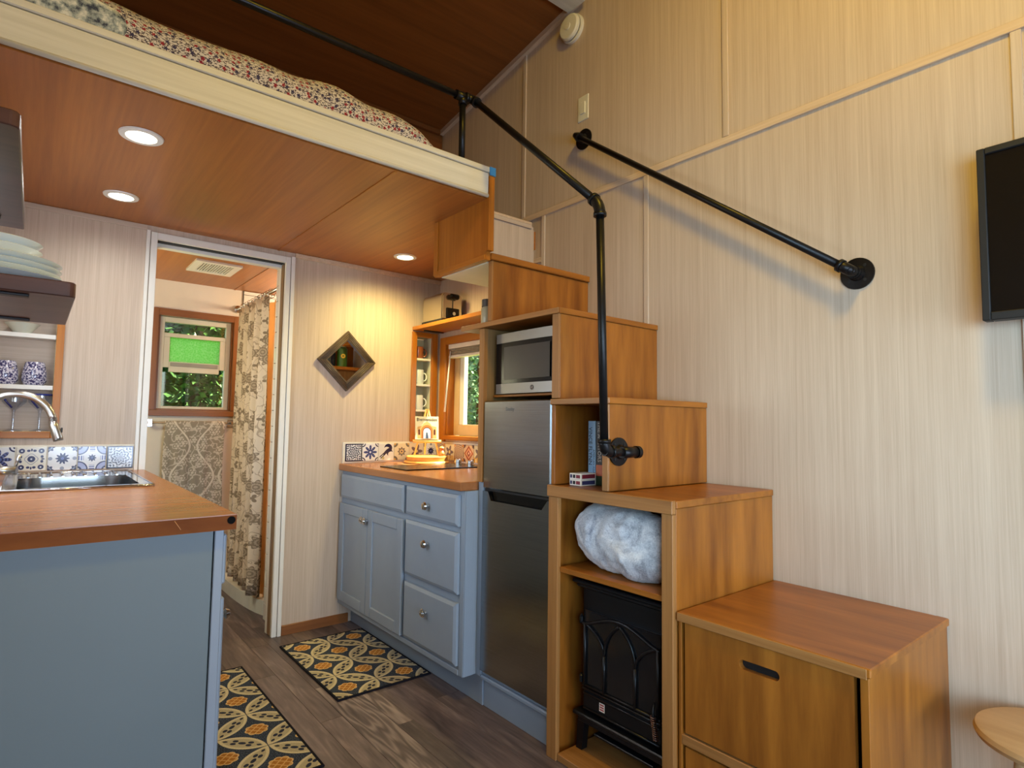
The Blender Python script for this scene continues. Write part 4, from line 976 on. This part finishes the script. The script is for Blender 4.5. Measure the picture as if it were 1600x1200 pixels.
def shaker(y0, y1, z0, z1, ky):
    s = 0.056; x0, x1 = CF - 0.021, CF - 0.001
    d = B('door', x0 + 0.008, x1, y0 + 0.03, y1 - 0.03, z0 + 0.03, z1 - 0.03, BLUE, cb, 0)
    for b in ((y0, y0 + s, z0, z1), (y1 - s, y1, z0, z1), (y0 + s, y1 - s, z0, z0 + s), (y0 + s, y1 - s, z1 - s, z1)): B('door_rail', x0, x1 - 0.0005, b[0] + 0.0002, b[1] - 0.0002, b[2], b[3], BLUE, d, 0.003)
    knob(d, ky, 0.645, 1)
shaker(2.570, 2.952, 0.150, 0.702, 2.972 - 0.045 + 0.03); shaker(2.956, 3.322, 0.150, 0.702, 2.992)
ct = thing('cherry_countertop', 'cherry wood countertop holding the cooktop in the back corner', 'countertop', (1.75, 2.7, 0.89))
B('slab', 1.418, XR - 0.001, 2.070, YB - 0.001, 0.8885, 0.926, COUNTER['y'], ct, 0.003)
ck = thing('cooktop', 'black glass two-burner cooktop with chrome knobs', 'cooktop', (1.77, 2.85, 0.926))
B('glass', 1.505, 2.02, 2.690, 2.992, 0.9262, 0.9325, BLACK, ck, 0.002)
for x in (1.63, 1.84): lathe('burner_ring', [(0.078, 0), (0.078, 0.0003), (0.075, 0.0003), (0.075, 0)], (x, 2.84, 0.9325), plain('ring_grey', C(90, 90, 92), 0.4), ck)
for y in (2.79, 2.915): lathe('control_knob', [(0.019, 0), (0.019, 0.008), (0.0205, 0.010), (0.0205, 0.026), (0.017, 0.029), (0, 0.029)], (1.975, y, 0.9327), CHROME, ck, n=24)

# tile backsplashes: every tile its own piece, pattern from its material
bmt = bmesh.new(); add_box(bmt, -0.052, 0.052, -0.006, 0.0, -0.052, 0.052, 0.0012); TILE_ME = {}
def mk_tile(kind):
    if kind not in TILE_ME:
        me = bpy.data.meshes.new('tile'); bmt.to_mesh(me); me.materials.append(TILE[kind]); TILE_ME[kind] = me
    return TILE_ME[kind]
def tile(parent, kind, loc, rz=0):
    o = bpy.data.objects.new('tile', mk_tile(kind)); COL.objects.link(o); o.parent = parent; o.location = Vector(loc) - ORG[parent]; o.rotation_euler = (0, 0, rz)
def splash(name, label, cat, boxes, org):
    t = thing(name, label, cat, org); BB('grout_bed', boxes, CREAMP, t, 0.001); return t
bsr = splash('tile_backsplash', 'row of hand-painted tiles around the cooktop corner', 'backsplash', [(1.436, XR - 0.001, YB - 0.009, YB - 0.0005, 0.9265, 1.052), (XR - 0.009, XR - 0.001, 2.075, YB - 0.0095, 0.9265, 1.052)], (1.75, YB - 0.02, 0.9265))
kb = ['arabesque', 'snowflake', 'bird', 'ochre', 'leaf', 'star']
for i, k in enumerate(kb): tile(bsr, k, (1.502 + i * 0.107, YB - 0.009, 0.990))
for i, k in enumerate(['brown', 'leaf', 'brown', 'rust', 'leaf', 'ochre', 'brown', 'rust', 'leaf', 'star', 'brown']): tile(bsr, k, (XR - 0.009, 3.272 - i * 0.107, 0.990), -PI / 2)

# ================================================================== KITCHEN WINDOW, MUG NICHE, TOASTER SHELF
w1 = thing('window_1', 'kitchen window in an orange wood frame', None, (XR, 2.88, 1.06), kind='structure')
for b in ((3.235, 3.300, 1.055, 1.735, 'z'), (2.46, 2.525, 1.055, 1.735, 'z'), (2.5255, 3.2345, 1.685, 1.735, 'y')): B('frame_board', XR - 0.018, XR, b[0], b[1], b[2], b[3], TRIMW[b[4]], w1)
B('sill', XR - 0.030, XR + 0.05, 2.5255, 3.2345, 1.068, 1.094, TRIMW['y'], w1, 0.003); B('reveal', XR + 0.001, XR + 0.08, 3.222, 3.2395, 1.095, 1.6895, TRIMW['z'], w1); B('reveal', XR + 0.001, XR + 0.08, 2.5205, 2.537, 1.095, 1.6895, TRIMW['z'], w1)
for b in ((3.165, 3.2215, 1.095, 1.69), (2.5375, 2.59, 1.095, 1.69), (2.591, 3.164, 1.095, 1.165), (2.591, 3.164, 1.64, 1.69)): B('inner_rail', XR + 0.05, XR + 0.09, b[0], b[1], b[2], b[3], plain('tan_window_rail', C(204, 174, 128), 0.4), w1)
B('sash', XR + 0.055, XR + 0.085, 3.118, 3.1645, 1.1655, 1.6395, WHITE, w1); B('pane', XR + 0.068, XR + 0.072, 2.591, 3.1175, 1.166, 1.639, GLASS, w1, 0)
bld = thing('window_blind', 'white slatted blind drawn up at the top of the kitchen window', 'blind', (XR + 0.02, 2.88, 1.60))
B('head_rail', XR - 0.006, XR + 0.040, 2.545, 3.216, 1.655, 1.684, WHITE, bld, 0.002)
for k in range(5): B('slat', XR - 0.002, XR + 0.038, 2.55, 3.212, 1.615 + k * 0.008, 1.6185 + k * 0.008, plain('blind_slat', C(196, 182, 164), 0.5), bld, 0.001)
B('bottom_rail', XR - 0.004, XR + 0.04, 2.548, 3.214, 1.596, 1.612, WHITE, bld, 0.002)
T('wand', [(XR - 0.010, 3.185, 1.64), (XR - 0.035, 3.20, 1.245)], [0.004, 0.0065], WHITE, bld, 8)
# mug niche in the back wall
nm = thing('mug_niche', 'narrow wood framed niche with white shelves holding mugs', 'shelf niche', (1.97, YB, 1.06))
for b in ((1.882, 1.9155, 1.053, 1.765), (2.0295, 2.072, 1.053, 1.765)): B('frame_board', b[0], b[1], YB - 0.016, YB - 0.0005, b[2], b[3], TRIMW['z'], nm)
B('frame_board', 1.916, 2.029, YB - 0.016, YB - 0.0005, 1.733, 1.765, TRIMW['x'], nm); B('frame_board', 1.916, 2.029, YB - 0.016, YB - 0.0005, 1.053, 1.1015, TRIMW['x'], nm)
SAGE = plain('pale_sage_lining', C(206, 204, 178), 0.5)
B('back_board', 1.916, 2.029, YB + 0.092, YB + 0.0995, 1.102, 1.732, SAGE, nm, 0); B('lining', 1.9155, 1.919, YB, YB + 0.0915, 1.102, 1.732, SAGE, nm, 0); B('lining', 2.026, 2.0295, YB, YB + 0.0915, 1.102, 1.732, SAGE, nm, 0)
for z in (1.245, 1.412, 1.580): B('shelf', 1.9195, 2.0255, YB - 0.008, YB + 0.0915, z, z + 0.014, WHITE, nm)
def mug(x, y, z, mat, label, r=0.036, h=0.080):
    t = thing('mug', label, 'mug', (x, y, z), 'mugs in the narrow niche')
    lathe('cup', [(0, 0.001), (r * 0.92, 0.001), (r, 0.008), (r, h), (r - 0.004, h), (r - 0.004, 0.008), (0, 0.006)], (x, y, z), mat, t, n=28)
    T('handle', [(x + (r - 0.002) * 0.75 + (0.026 * math.sin(a * PI / 10)) * 0.8, y - (r - 0.002) * 0.5 - 0.026 * math.sin(a * PI / 10) * 0.5, z + h / 2 + 0.027 * math.cos(a * PI / 10)) for a in range(11)], 0.004, mat, t, 8)
mug(1.958, YB + 0.045, 1.5942, plain('brown_glaze', C(140, 78, 44), 0.2), 'brown glazed mug on the top shelf of the narrow niche')
mug(1.960, YB + 0.040, 1.4262, PORC, 'white mug on the second shelf of the narrow niche', h=0.095)
mug(1.960, YB + 0.040, 1.2592, PORC, 'white mug on the third shelf of the narrow niche', h=0.095)
mug(1.960, YB + 0.040, 1.1022, PORC, 'white mug at the bottom of the narrow niche, behind the easel', h=0.09)
# wall shelf + bracket
ws_ = thing('wall_shelf', 'orange wood wall shelf above the kitchen window carrying the toaster', 'shelf', (1.99, 2.72, 1.752))
B('board', 1.885, XR - 0.001, 2.20, YB - 0.001, 1.772, 1.796, TRIMW['y'], ws_, 0.002)
B('bracket', 1.93, 2.075, 3.262, 3.276, 1.764, 1.7715, BLACKM, ws_, 0.001)
# toaster
tz = 1.7965; ts = thing('toaster', 'steel toaster with black lever and dial panel on the wall shelf', 'toaster', (1.985, 3.13, tz))
prof = []
def rrect(x0, x1, z0, z1, r, n=5):
    L = [(x0, z0), (x1, z0)]
    for k in range(n + 1): a = k * PI / 2 / n; L.append((x1 - r + r * math.cos(a), z1 - r + r * math.sin(a)))
    for k in range(n + 1): a = PI / 2 + k * PI / 2 / n; L.append((x0 + r + r * math.cos(a), z1 - r + r * math.sin(a)))
    return L
sh_ = prism('shell', rrect(1.905, 2.050, tz + 0.018, tz + 0.182, 0.028), 'y', 3.030, 3.245, GOLDSTEEL, ts); 
B('base', 1.900, 2.055, 3.020, 3.255, tz, tz + 0.0175, BLACKM, ts, 0.004)
ep = prism('end_cap', rrect(1.910, 2.045, tz + 0.020, tz + 0.178, 0.026), 'y', 3.018, 3.0295, GOLDSTEEL, ts)
B('control_panel', 1.935, 2.025, 3.010, 3.0175, tz + 0.022, tz + 0.086, BLACK, ts, 0.003); B('lever_slot', 1.977, 1.983, 3.0165, 3.018, tz + 0.08, tz + 0.15, BLACKM, ts, 0)
B('lever', 1.945, 2.015, 2.985, 3.0175, tz + 0.140, tz + 0.172, BLACK, ts, 0.010)
lathe('dial', [(0.012, 0), (0.011, 0.010), (0, 0.0105)], (1.980, 3.0095, tz + 0.05), CHROME, ts, (0, -1, 0), 20)
T('cord', [(2.052, 3.06, tz + 0.03), (2.066, 3.0, tz + 0.012), (2.066, 2.93, tz + 0.010), (2.05, 2.88, tz + 0.024)], 0.006, BLACKM, ts, 8)
for x in (1.945, 1.990): B('bread_slot', x, x + 0.022, 3.06, 3.22, tz + 0.1805, tz + 0.1828, BLACKM, ts, 0)

# mirror
mr = thing('diamond_mirror', 'square mirror hung as a diamond in a ribbed dark frame', 'mirror', (1.446, YB - 0.02, 1.36))
cx, cz, hw, hh = 1.442, 1.536, 0.182, 0.182
dia = lambda s: [(cx, cz - hh * s), (cx + hw * s, cz), (cx, cz + hh * s), (cx - hw * s, cz)]
for k in range(4):
    o_, i_ = dia(1.0), dia(0.69); a, b = k, (k + 1) % 4
    fb_ = prism('frame_side', [o_[a], o_[b], i_[b], i_[a]], 'y', YB - 0.022, YB - 0.001, MIRF, mr, bev=0.001)
    for s in (0.77, 0.84, 0.91):
        q = dia(s); T('rib', [(q[a][0], YB - 0.0225, q[a][1]), (q[b][0], YB - 0.0225, q[b][1])], 0.0035, MIRF, fb_, 6)
prism('glass', dia(0.70), 'y', YB - 0.010, YB - 0.002, MIRROR, mr)

# easel with painted tile on a small board stack
tr = thing('serving_board', 'round yellow wood serving board behind the cooktop', 'board', (1.905, 3.16, 0.9265))
YW = wood('yellow_wood', C(196, 138, 62), C(226, 178, 100), 'x', 30, 3, 0.4)
lathe('lower_disc', [(0, 0.0003), (0.135, 0.0003), (0.140, 0.006), (0.135, 0.014), (0, 0.014)], (1.905, 3.16, 0.9265), YW, tr, n=40)
lathe('upper_disc', [(0, 0.0145), (0.120, 0.0145), (0.128, 0.040), (0.122, 0.044), (0, 0.040)], (1.905, 3.16, 0.9265), YW, tr, n=40)
ez = thing('tabletop_easel', 'small yellow wood easel on the serving board', 'easel', (1.90, 3.16, 0.9745))
zb = 0.9745; ang = Vector((0.42, 0.91, 0)).normalized(); sd = Vector((0.91, -0.42, 0)).normalized(); ec = Vector((1.895, 3.150, 0))
def ept(s, d, z): p = ec + sd * s + ang * d; return (p.x, p.y, z)
YW2 = wood('pale_easel_wood', C(214, 164, 84), C(236, 196, 120), 'z', 40, 3, 0.4)
T('leg', [ept(-0.075, -0.02, zb), ept(0.0, 0.045, zb + 0.285)], 0.006, YW2, ez, 8); T('leg', [ept(0.075, -0.02, zb), ept(0.01, 0.045, zb + 0.285)], 0.006, YW2, ez, 8); T('leg', [ept(0.0, 0.085, zb + 0.003), ept(0.005, 0.05, zb + 0.27)], 0.006, YW2, ez, 8)
T('ledge', [ept(-0.085, -0.014, zb + 0.085), ept(0.088, -0.014, zb + 0.085)], 0.010, YW2, ez, 8)
pt = thing('welcome_tile', 'cream tile painted with an orange arched doorway and a greeting, on the easel', 'tile', (ec.x, ec.y, zb + 0.096))
tm = Matrix((sd, (-ang * -0.22 + Vector((0, 0, 0.975))).normalized(), Vector((0, 0, 0)))).transposed()
up_ = (ang * 0.2 + Vector((0, 0, 0.98))).normalized(); nr_ = sd.cross(up_).normalized(); tm = Matrix((sd, up_, nr_)).transposed()
tc_ = Vector(ept(0, -0.008, zb + 0.168))
def tpoly(name, pts, d0, d1, mat, par):
    bm = bmesh.new(); A = [bm.verts.new(tc_ + tm @ Vector((p[0], p[1], d0))) for p in pts]; Bq = [bm.verts.new(tc_ + tm @ Vector((p[0], p[1], d1))) for p in pts]; n = len(pts)
    bm.faces.new(A); bm.faces.new(list(reversed(Bq)))
    for k in range(n): bm.faces.new((A[k], Bq[k], Bq[(k + 1) % n], A[(k + 1) % n]))
    bmesh.ops.recalc_face_normals(bm, faces=bm.faces); return from_bm(name, bm, mat, par)
def archp(w, z0, zs, n=10): return [(-w, z0), (w, z0)] + [(w * math.cos(k * PI / n), zs + w * math.sin(k * PI / n)) for k in range(n + 1)]
s_ = 0.072
bo = tpoly('body', [(-s_, -s_), (s_, -s_), (s_, s_), (-s_, s_)], -0.006, 0.0, plain('cream_tile', C(226, 214, 180), 0.2), pt)
ORA = plain('orange_glaze', C(198, 112, 60), 0.25); SAND = plain('sand_glaze', C(206, 160, 104), 0.25); DBR = plain('brown_glaze_dark', C(92, 56, 44), 0.25)
fc_ = tpoly('facade_print', [(-0.058, -0.066), (0.058, -0.066), (0.058, 0.006), (0.030, 0.012), (0.018, 0.030), (0.0, 0.040), (-0.018, 0.030), (-0.030, 0.012), (-0.058, 0.006)], 0.0001, 0.0005, SAND, bo)
tpoly('arch_print', archp(0.036, -0.066, -0.018), 0.0006, 0.0010, ORA, bo); tpoly('arch_line_print', archp(0.026, -0.066, -0.022), 0.0011, 0.0014, DBR, bo); tpoly('doorway_print', archp(0.022, -0.066, -0.024), 0.0015, 0.0018, PAPERW, bo)
tpoly('figure_print', [(-0.008, -0.066), (0.010, -0.066), (0.004, -0.032), (-0.002, -0.026), (-0.006, -0.034)], 0.0019, 0.0022, plain('blue_glaze', C(70, 84, 110), 0.25), bo)
for x in (-0.047, 0.047): tpoly('side_window_print', [(x - 0.006, -0.044), (x + 0.006, -0.044), (x + 0.006, -0.014), (x, -0.008), (x - 0.006, -0.014)], 0.0006, 0.0009, DBR, bo)
text('greeting_lettering', 'Bienvenidos', 0.0285, tc_ + tm @ Vector((0, 0.052, 0.0006)), tm, plain('dark_glaze', C(44, 40, 44), 0.3), bo, 0.0004, 0.92)
pl = thing('steel_lid', 'round steel pot lid leaning by the side post', 'lid', (2.02, 2.70, 0.9265))
lathe('disc', [(0, 0.010), (0.040, 0.008), (0.078, 0.0), (0.080, 0.002), (0.040, 0.011), (0, 0.013)], (2.052, 2.62, 1.012), CHROME, pl, (-1, 0, 0.22)); lathe('grip', [(0.006, 0.010), (0.006, 0.018), (0.013, 0.024), (0, 0.027)], (2.052, 2.62, 1.012), BLACKM, pl, (-1, 0, 0.22), 16)
cw = thing('salt_dish', 'little orange figurine on the board under the easel ledge', 'figurine', (1.955, 3.10, 0.9705))
lathe('body', [(0, 0), (0.018, 0.001), (0.021, 0.016), (0.014, 0.030), (0.010, 0.034), (0.013, 0.044), (0.008, 0.053), (0, 0.055)], (1.965, 3.085, 0.9702), ORA, cw, n=20)
lathe('hat', [(0.017, 0.050), (0.016, 0.052), (0.006, 0.060), (0, 0.062)], (1.965, 3.085, 0.9702), YW, cw, n=20)

# ================================================================== LEFT COUNTER, SINK, FAUCET
lc = thing('sink_cabinet', 'blue-grey sink cabinet whose end panel faces the camera', 'cabinet', (0.1, 2.5, 0))
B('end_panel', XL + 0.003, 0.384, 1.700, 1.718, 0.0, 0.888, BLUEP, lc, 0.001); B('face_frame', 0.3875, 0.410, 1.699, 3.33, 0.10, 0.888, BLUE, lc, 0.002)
B('corner_batten', 0.3875, 0.4095, 1.6995, 1.718, 0.0, 0.0995, BLUE, lc, 0.001); B('carcass', XL + 0.003, 0.3835, 1.7185, 3.33, 0.10, 0.888 - 0.20, BLUE, lc, 0); B('toe_kick', 0.30, 0.32, 1.7185, 3.33, 0.0, 0.0995, BLUE, lc)
for a, b in ((1.74, 2.24), (2.26, 2.76), (2.78, 3.28)):
    d = B('door', 0.4105, 0.428, a, b, 0.14, 0.70, BLUE, lc, 0.004); lathe('knob', [(0.007, 0), (0.006, 0.010), (0.0145, 0.016), (0.010, 0.026), (0, 0.028)], (0.4285, a + 0.05, 0.64), CHROME, d, (1, 0, 0), 18)
    B('drawer_front', 0.4105, 0.428, a, b, 0.735, 0.868, BLUE, lc, 0.004)
lt = thing('sink_countertop', 'cherry wood countertop with a black plug at its near corner, around the sink', 'countertop', (0.1, 2.5, 0.888))
sk = (-0.045, 0.335, 2.56, 3.235)
o_ = holed('slab', 'z', 0.8905, 0.930, (XL + 0.002, 0.432), (1.670, YB - 0.002), [sk], COUNTER['x'], lt)
B('shaded_end_edge', XL + 0.002, 0.4315, 1.6685, 1.6698, 0.8910, 0.9275, wood('shaded_cherry', C(96, 48, 14), C(142, 84, 34), 'x', 16, 5, 0.6, 1.5, spec=0.15), lt, 0)  # thin strip of darker counter wood; the end's weaker light is painted in
lathe('edge_plug', [(0.010, 0), (0.010, 0.0012), (0, 0.0012)], (0.4185, 1.6683, 0.9155), plain('plug_black', C(14, 14, 15), 0.8, spec=0.1), lt, (0, -1, 0), 20)
T('end_scratch', [(0.287, 1.6683, 0.925), (0.302, 1.6683, 0.902)], 0.0008, plain('scratch', C(206, 152, 100), 0.5), lt, 6)
sn = thing('kitchen_sink', 'stainless steel sink with a ribbed ledge at the back, let into the counter', 'sink', (0.15, 2.9, 0.93))
x0, x1, ya_, yb_ = -0.068, 0.358, 2.515, 3.272; bx_ = (-0.030, 0.322, 2.575, 3.02)
BB('rim', [(x0, x1, ya_, bx_[2], 0.9302, 0.936), (x0, x1, bx_[3], yb_, 0.9302, 0.934), (x0, bx_[0], bx_[2], bx_[3], 0.9302, 0.936), (bx_[1], x1, bx_[2], bx_[3], 0.9302, 0.936)], CHROME, sn, 0.0)
T('rim_bead', [(x0, ya_, 0.934), (x1, ya_, 0.934), (x1, yb_, 0.934), (x0, yb_, 0.934)], 0.005, CHROME, sn, 8, closed=True)
def basin(u, v):
    a = u * 2 * PI; k = 1 - 0.10 * v; e = 0.16
    c, s = math.cos(a), math.sin(a); q = (abs(c) ** 6 + abs(s) ** 6) ** (-1 / 6)
    w = (bx_[1] - bx_[0]) / 2; d = (bx_[3] - bx_[2]) / 2; z = 0.934 - 0.19 * math.sin(min(1, v * 1.25) * PI / 2)
    kk = k if v < 0.8 else k * (1 - (v - 0.8) / 0.2)
    return Vector(((bx_[0] + bx_[1]) / 2 + w * kk * q * c, (bx_[2] + bx_[3]) / 2 + d * kk * q * s, z))
grid_obj('basin', basin, 48, 14, STEEL, sn, wrap_u=True)
for k in range(9): T('ledge_rib', [(0.0 + k * 0.037, 3.045, 0.9345), (0.0 + k * 0.037, 3.235, 0.9365)], 0.0045, CHROME, sn, 8)
fa = thing('kitchen_faucet', 'brushed nickel gooseneck kitchen faucet with side lever', 'faucet', (-0.17, 3.0, 0.93))
fx, fy = -0.168, 3.0
lathe('base', [(0.030, 0), (0.030, 0.008), (0.022, 0.016), (0.022, 0.075), (0.016, 0.085), (0, 0.086)], (fx, fy, 0.9305), NICKEL, fa)
pts = [(fx, fy, 1.01), (fx, fy, 1.13)] + [(fx + 0.118 * (1 - math.cos(a * PI / 18)), fy, 1.14 + 0.126 * math.sin(a * PI / 18)) for a in range(19)]
pts[-1] = (fx + 0.236, fy, 1.155); pts = pts[:-1]
T('neck', pts, 0.0140, NICKEL, fa, 18)
T('spray_head', [(0.063, fy, 1.165), (0.070, fy, 1.14), (0.084, fy, 1.095), (0.087, fy, 1.082)], [0.0135, 0.0165, 0.0175, 0.0165], NICKEL, fa, 18)
B('spray_button', 0.092, 0.098, fy - 0.006, fy + 0.006, 1.115, 1.135, BLACKM, fa, 0.001)
T('valve_barrel', [(fx + 0.018, fy - 0.02, 0.972), (-0.035, fy - 0.05, 0.972)], 0.016, NICKEL, fa, 18); T('lever', [(-0.040, fy - 0.05, 0.985), (-0.030, fy - 0.055, 1.032)], [0.005, 0.006], NICKEL, fa, 10)
bsl = splash('tile_backsplash', 'row of blue and white hand-painted tiles behind the sink', 'backsplash', [(XL + 0.001, 0.387, YB - 0.009, YB - 0.0005, 0.9305, 1.052)], (0.1, YB - 0.02, 0.9305))
for i, k in enumerate(['arabesque', 'arcs', 'star', 'dots', 'leaf']): tile(bsl, 'snowflake' if k == 'leaf' else k, (0.332 - i * 0.1085, YB - 0.009, 0.992))
mb = thing('marble_board', 'white marble board leaning in the corner by the sink', 'board', (-0.14, 3.25, 0.9305))
mm = Mt('white_marble', 0.2); nzz = mm.noise(mm.co(), 9, 6, 0.7, 1.5); mm.color(mm.ramp(nzz, [(0.42, C(150, 150, 146)), (0.5, C(232, 230, 222))]))
B('slab', -0.225, -0.112, 3.262, 3.278, 0.9308, 1.185, mm.m, mb, 0.003)
lathe('peg', [(0.006, 0), (0.006, 0.005), (0, 0.006)], (-0.165, 3.262, 1.16), NICKEL, mb, (0, -1, 0), 12)
# glass niche
gn = thing('glass_niche', 'wood framed wall niche with white shelves above the sink', 'shelf niche', (-0.06, YB, 1.08))
B('frame_board', 0.066, 0.094, YB - 0.014, YB - 0.0005, 1.083, 1.73, TRIMW['z'], gn); B('frame_board', -0.225, 0.0655, YB - 0.014, YB - 0.0005, 1.083, 1.112, TRIMW['x'], gn); B('frame_board', -0.225, 0.0655, YB - 0.014, YB - 0.0005, 1.70, 1.73, TRIMW['x'], gn); B('frame_board', -0.226, -0.200, YB - 0.014, YB - 0.0005, 1.1125, 1.6995, TRIMW['z'], gn)
B('back_board', -0.20, 0.067, YB + 0.092, YB + 0.0995, 1.112, 1.699, PLY['x'], gn, 0)
for z in (1.297, 1.526): B('shelf', -0.199, 0.0655, YB - 0.004, YB + 0.0915, z, z + 0.020, WHITE, gn)
def tumbler(x, lab):
    t = lathe('tumbler', [(0, 0.001), (0.034, 0.001), (0.045, 0.02), (0.044, 0.055), (0.036, 0.098), (0.032, 0.104), (0, 0.104)], (x, YB + 0.042, 1.3172), SPECK, origin=(x, YB + 0.042, 1.3172))
    tag(t, lab, 'glass', 'speckled tumblers in the niche')
tumbler(-0.003, 'blue speckled tumbler upside down on the niche shelf, nearest the frame'); tumbler(-0.102, 'blue speckled tumbler upside down on the niche shelf, at the photo edge')
bw = lathe('serving_bowl', [(0, 0.001), (0.030, 0.001), (0.034, 0.006), (0.062, 0.042), (0.059, 0.043), (0.030, 0.010), (0, 0.008)], (-0.055, YB + 0.03, 1.5462), plain('banded_bowl', C(206, 208, 190), 0.25), origin=(-0.055, YB + 0.03, 1.5462))
tag(bw, 'small pale ceramic bowl on the upper niche shelf', 'bowl')
for i, (x, lab) in enumerate(((-0.065, 'clear stemmed glass with cobalt rim in the niche, behind the faucet neck'), (0.025, 'clear stemmed glass with cobalt rim in the niche, beside the faucet spout'))):
    t = thing('margarita_glass', lab, 'glass', (x, YB + 0.045, 1.1115), 'cobalt rimmed glasses in the niche')
    lathe('bowl', [(0.044, 0.165), (0.042, 0.13), (0.020, 0.105), (0.008, 0.095)], (x, YB + 0.045, 1.1115), CLEAR, t); lathe('stem', [(0.008, 0.095), (0.005, 0.08), (0.005, 0.012), (0.034, 0.003), (0.034, 0.0005), (0, 0.0005)], (x, YB + 0.045, 1.1115), CLEAR, t)
    T('rim', [(x + 0.044 * math.cos(a * PI / 12), YB + 0.045 + 0.044 * math.sin(a * PI / 12), 1.1115 + 0.165) for a in range(24)], 0.0035, COBALT, t, 8, closed=True)
    T('cobalt_swirl', [(x + (0.012 + a * 0.0028) * math.cos(2.2 + a * 0.16), YB + 0.045 - (0.012 + a * 0.0028) * math.sin(1.0 + a * 0.1), 1.1115 + 0.105 + a * 0.005) for a in range(12)], 0.004, COBALT, t, 8)

# dark shelves at the left with plates
ds = thing('walnut_wall_shelf', 'dark walnut shelf at the left edge carrying the stack of plates', 'shelf', (-0.1, 1.73, 1.42))
def shelf_b(name, par, xr, ya, yb, z, t, r=0.012):
    return prism(name, [(XL + 0.002, ya), (xr - r, ya), (xr - r * 0.3, ya + r * 0.3), (xr, ya + r), (xr, yb), (XL + 0.002, yb)], 'z', z, z + t, DARKW, par, bev=0.002)
shelf_b('board', ds, 0.056, 1.490, 1.960, 1.424, 0.031)
for y in (1.525, 1.905): B('bracket', XL + 0.002, -0.018, y - 0.012, y + 0.012, 1.4185, 1.4235, BLACKM, ds, 0.001)
du = thing('walnut_wall_shelf', 'upper dark walnut shelf at the left edge, above the plates', 'shelf', (-0.15, 1.6, 1.655))
shelf_b('board', du, -0.042, 1.262, 1.960, 1.662, 0.028)
for y in (1.52, 1.86): B('bracket', XL + 0.002, -0.085, y - 0.012, y + 0.012, 1.6565, 1.6615, BLACKM, du, 0.001)
zpl = 1.4555
def plate(r, h, x, y, lab):
    global zpl
    t = lathe('dinner_plate', [(0, 0.0005), (r * 0.55, 0.0005), (r * 0.60, 0.003), (r * 0.97, h - 0.002), (r, h), (r * 0.97, h + 0.0015), (r * 0.62, 0.007), (0, 0.005)], (x, y, zpl), PORC, origin=(x, y, zpl), n=64)
    tag(t, lab, 'plate', 'stacked plates'); 
for r, h, dz, lab in ((0.132, 0.018, 0.015, 'largest white dinner plate at the bottom of the stack'), (0.118, 0.016, 0.0125, 'white plate second from the bottom of the stack'), (0.118, 0.016, 0.0125, 'white plate third from the bottom of the stack'), (0.118, 0.016, 0.0125, 'white plate fourth from the bottom of the stack'), (0.082, 0.028, 0.017, 'lower small white bowl on the plate stack'), (0.082, 0.028, 0.017, 'topmost small white bowl on the plate stack')):
    plate(r, h, -0.083, 1.65, lab); zpl += dz

# ================================================================== RUGS, STOOL
def rug(label, x0, x1, y0, y1, ox, oy):
    t = thing('trellis_rug', label, 'rug', (ox, oy, 0.0), 'navy and gold trellis rugs')
    B('pile', x0 + 0.008, x1 - 0.008, y0 + 0.008, y1 - 0.008, 0.0006, 0.007, RUG, t, 0.001)
    b = 0.011
    for q in ((x0, x1, y0, y0 + b), (x0, x1, y1 - b, y1), (x0, x0 + b, y0 + b, y1 - b), (x1 - b, x1, y0 + b, y1 - b)): B('binding', q[0], q[1], q[2], q[3], 0.0005, 0.008, RUGB, t, 0.002)
rug('navy and gold trellis rug in front of the blue cabinet drawers', 1.055, 1.512, 2.420, 3.170, 1.282, 2.798)
rug('navy and gold trellis rug beside the sink cabinet end panel', 0.380, 0.836, 2.004, 3.026, 0.722, 2.528)
sto = thing('round_stool', 'round pale wood stool at the lower right corner', 'stool', (1.902, 0.268, 0))
lathe('seat', [(0, 0.432), (0.160, 0.432), (0.172, 0.438), (0.176, 0.448), (0.172, 0.458), (0.164, 0.461), (0, 0.460)], (1.902, 0.268, 0), STOOLW, sto, n=64)
for k in range(4):
    a = PI / 4 + k * PI / 2; T('leg', [(1.902 + 0.10 * math.cos(a), 0.268 + 0.10 * math.sin(a), 0.4318), (1.902 + 0.14 * math.cos(a), 0.268 + 0.14 * math.sin(a), 0.0)], [0.015, 0.011], STOOLW, sto, 12)
T('stretcher', [(1.902 + 0.124 * math.cos(PI / 4 + k * PI / 2), 0.268 + 0.124 * math.sin(PI / 4 + k * PI / 2), 0.18) for k in range(4)], 0.006, STOOLW, sto, 8, closed=True)
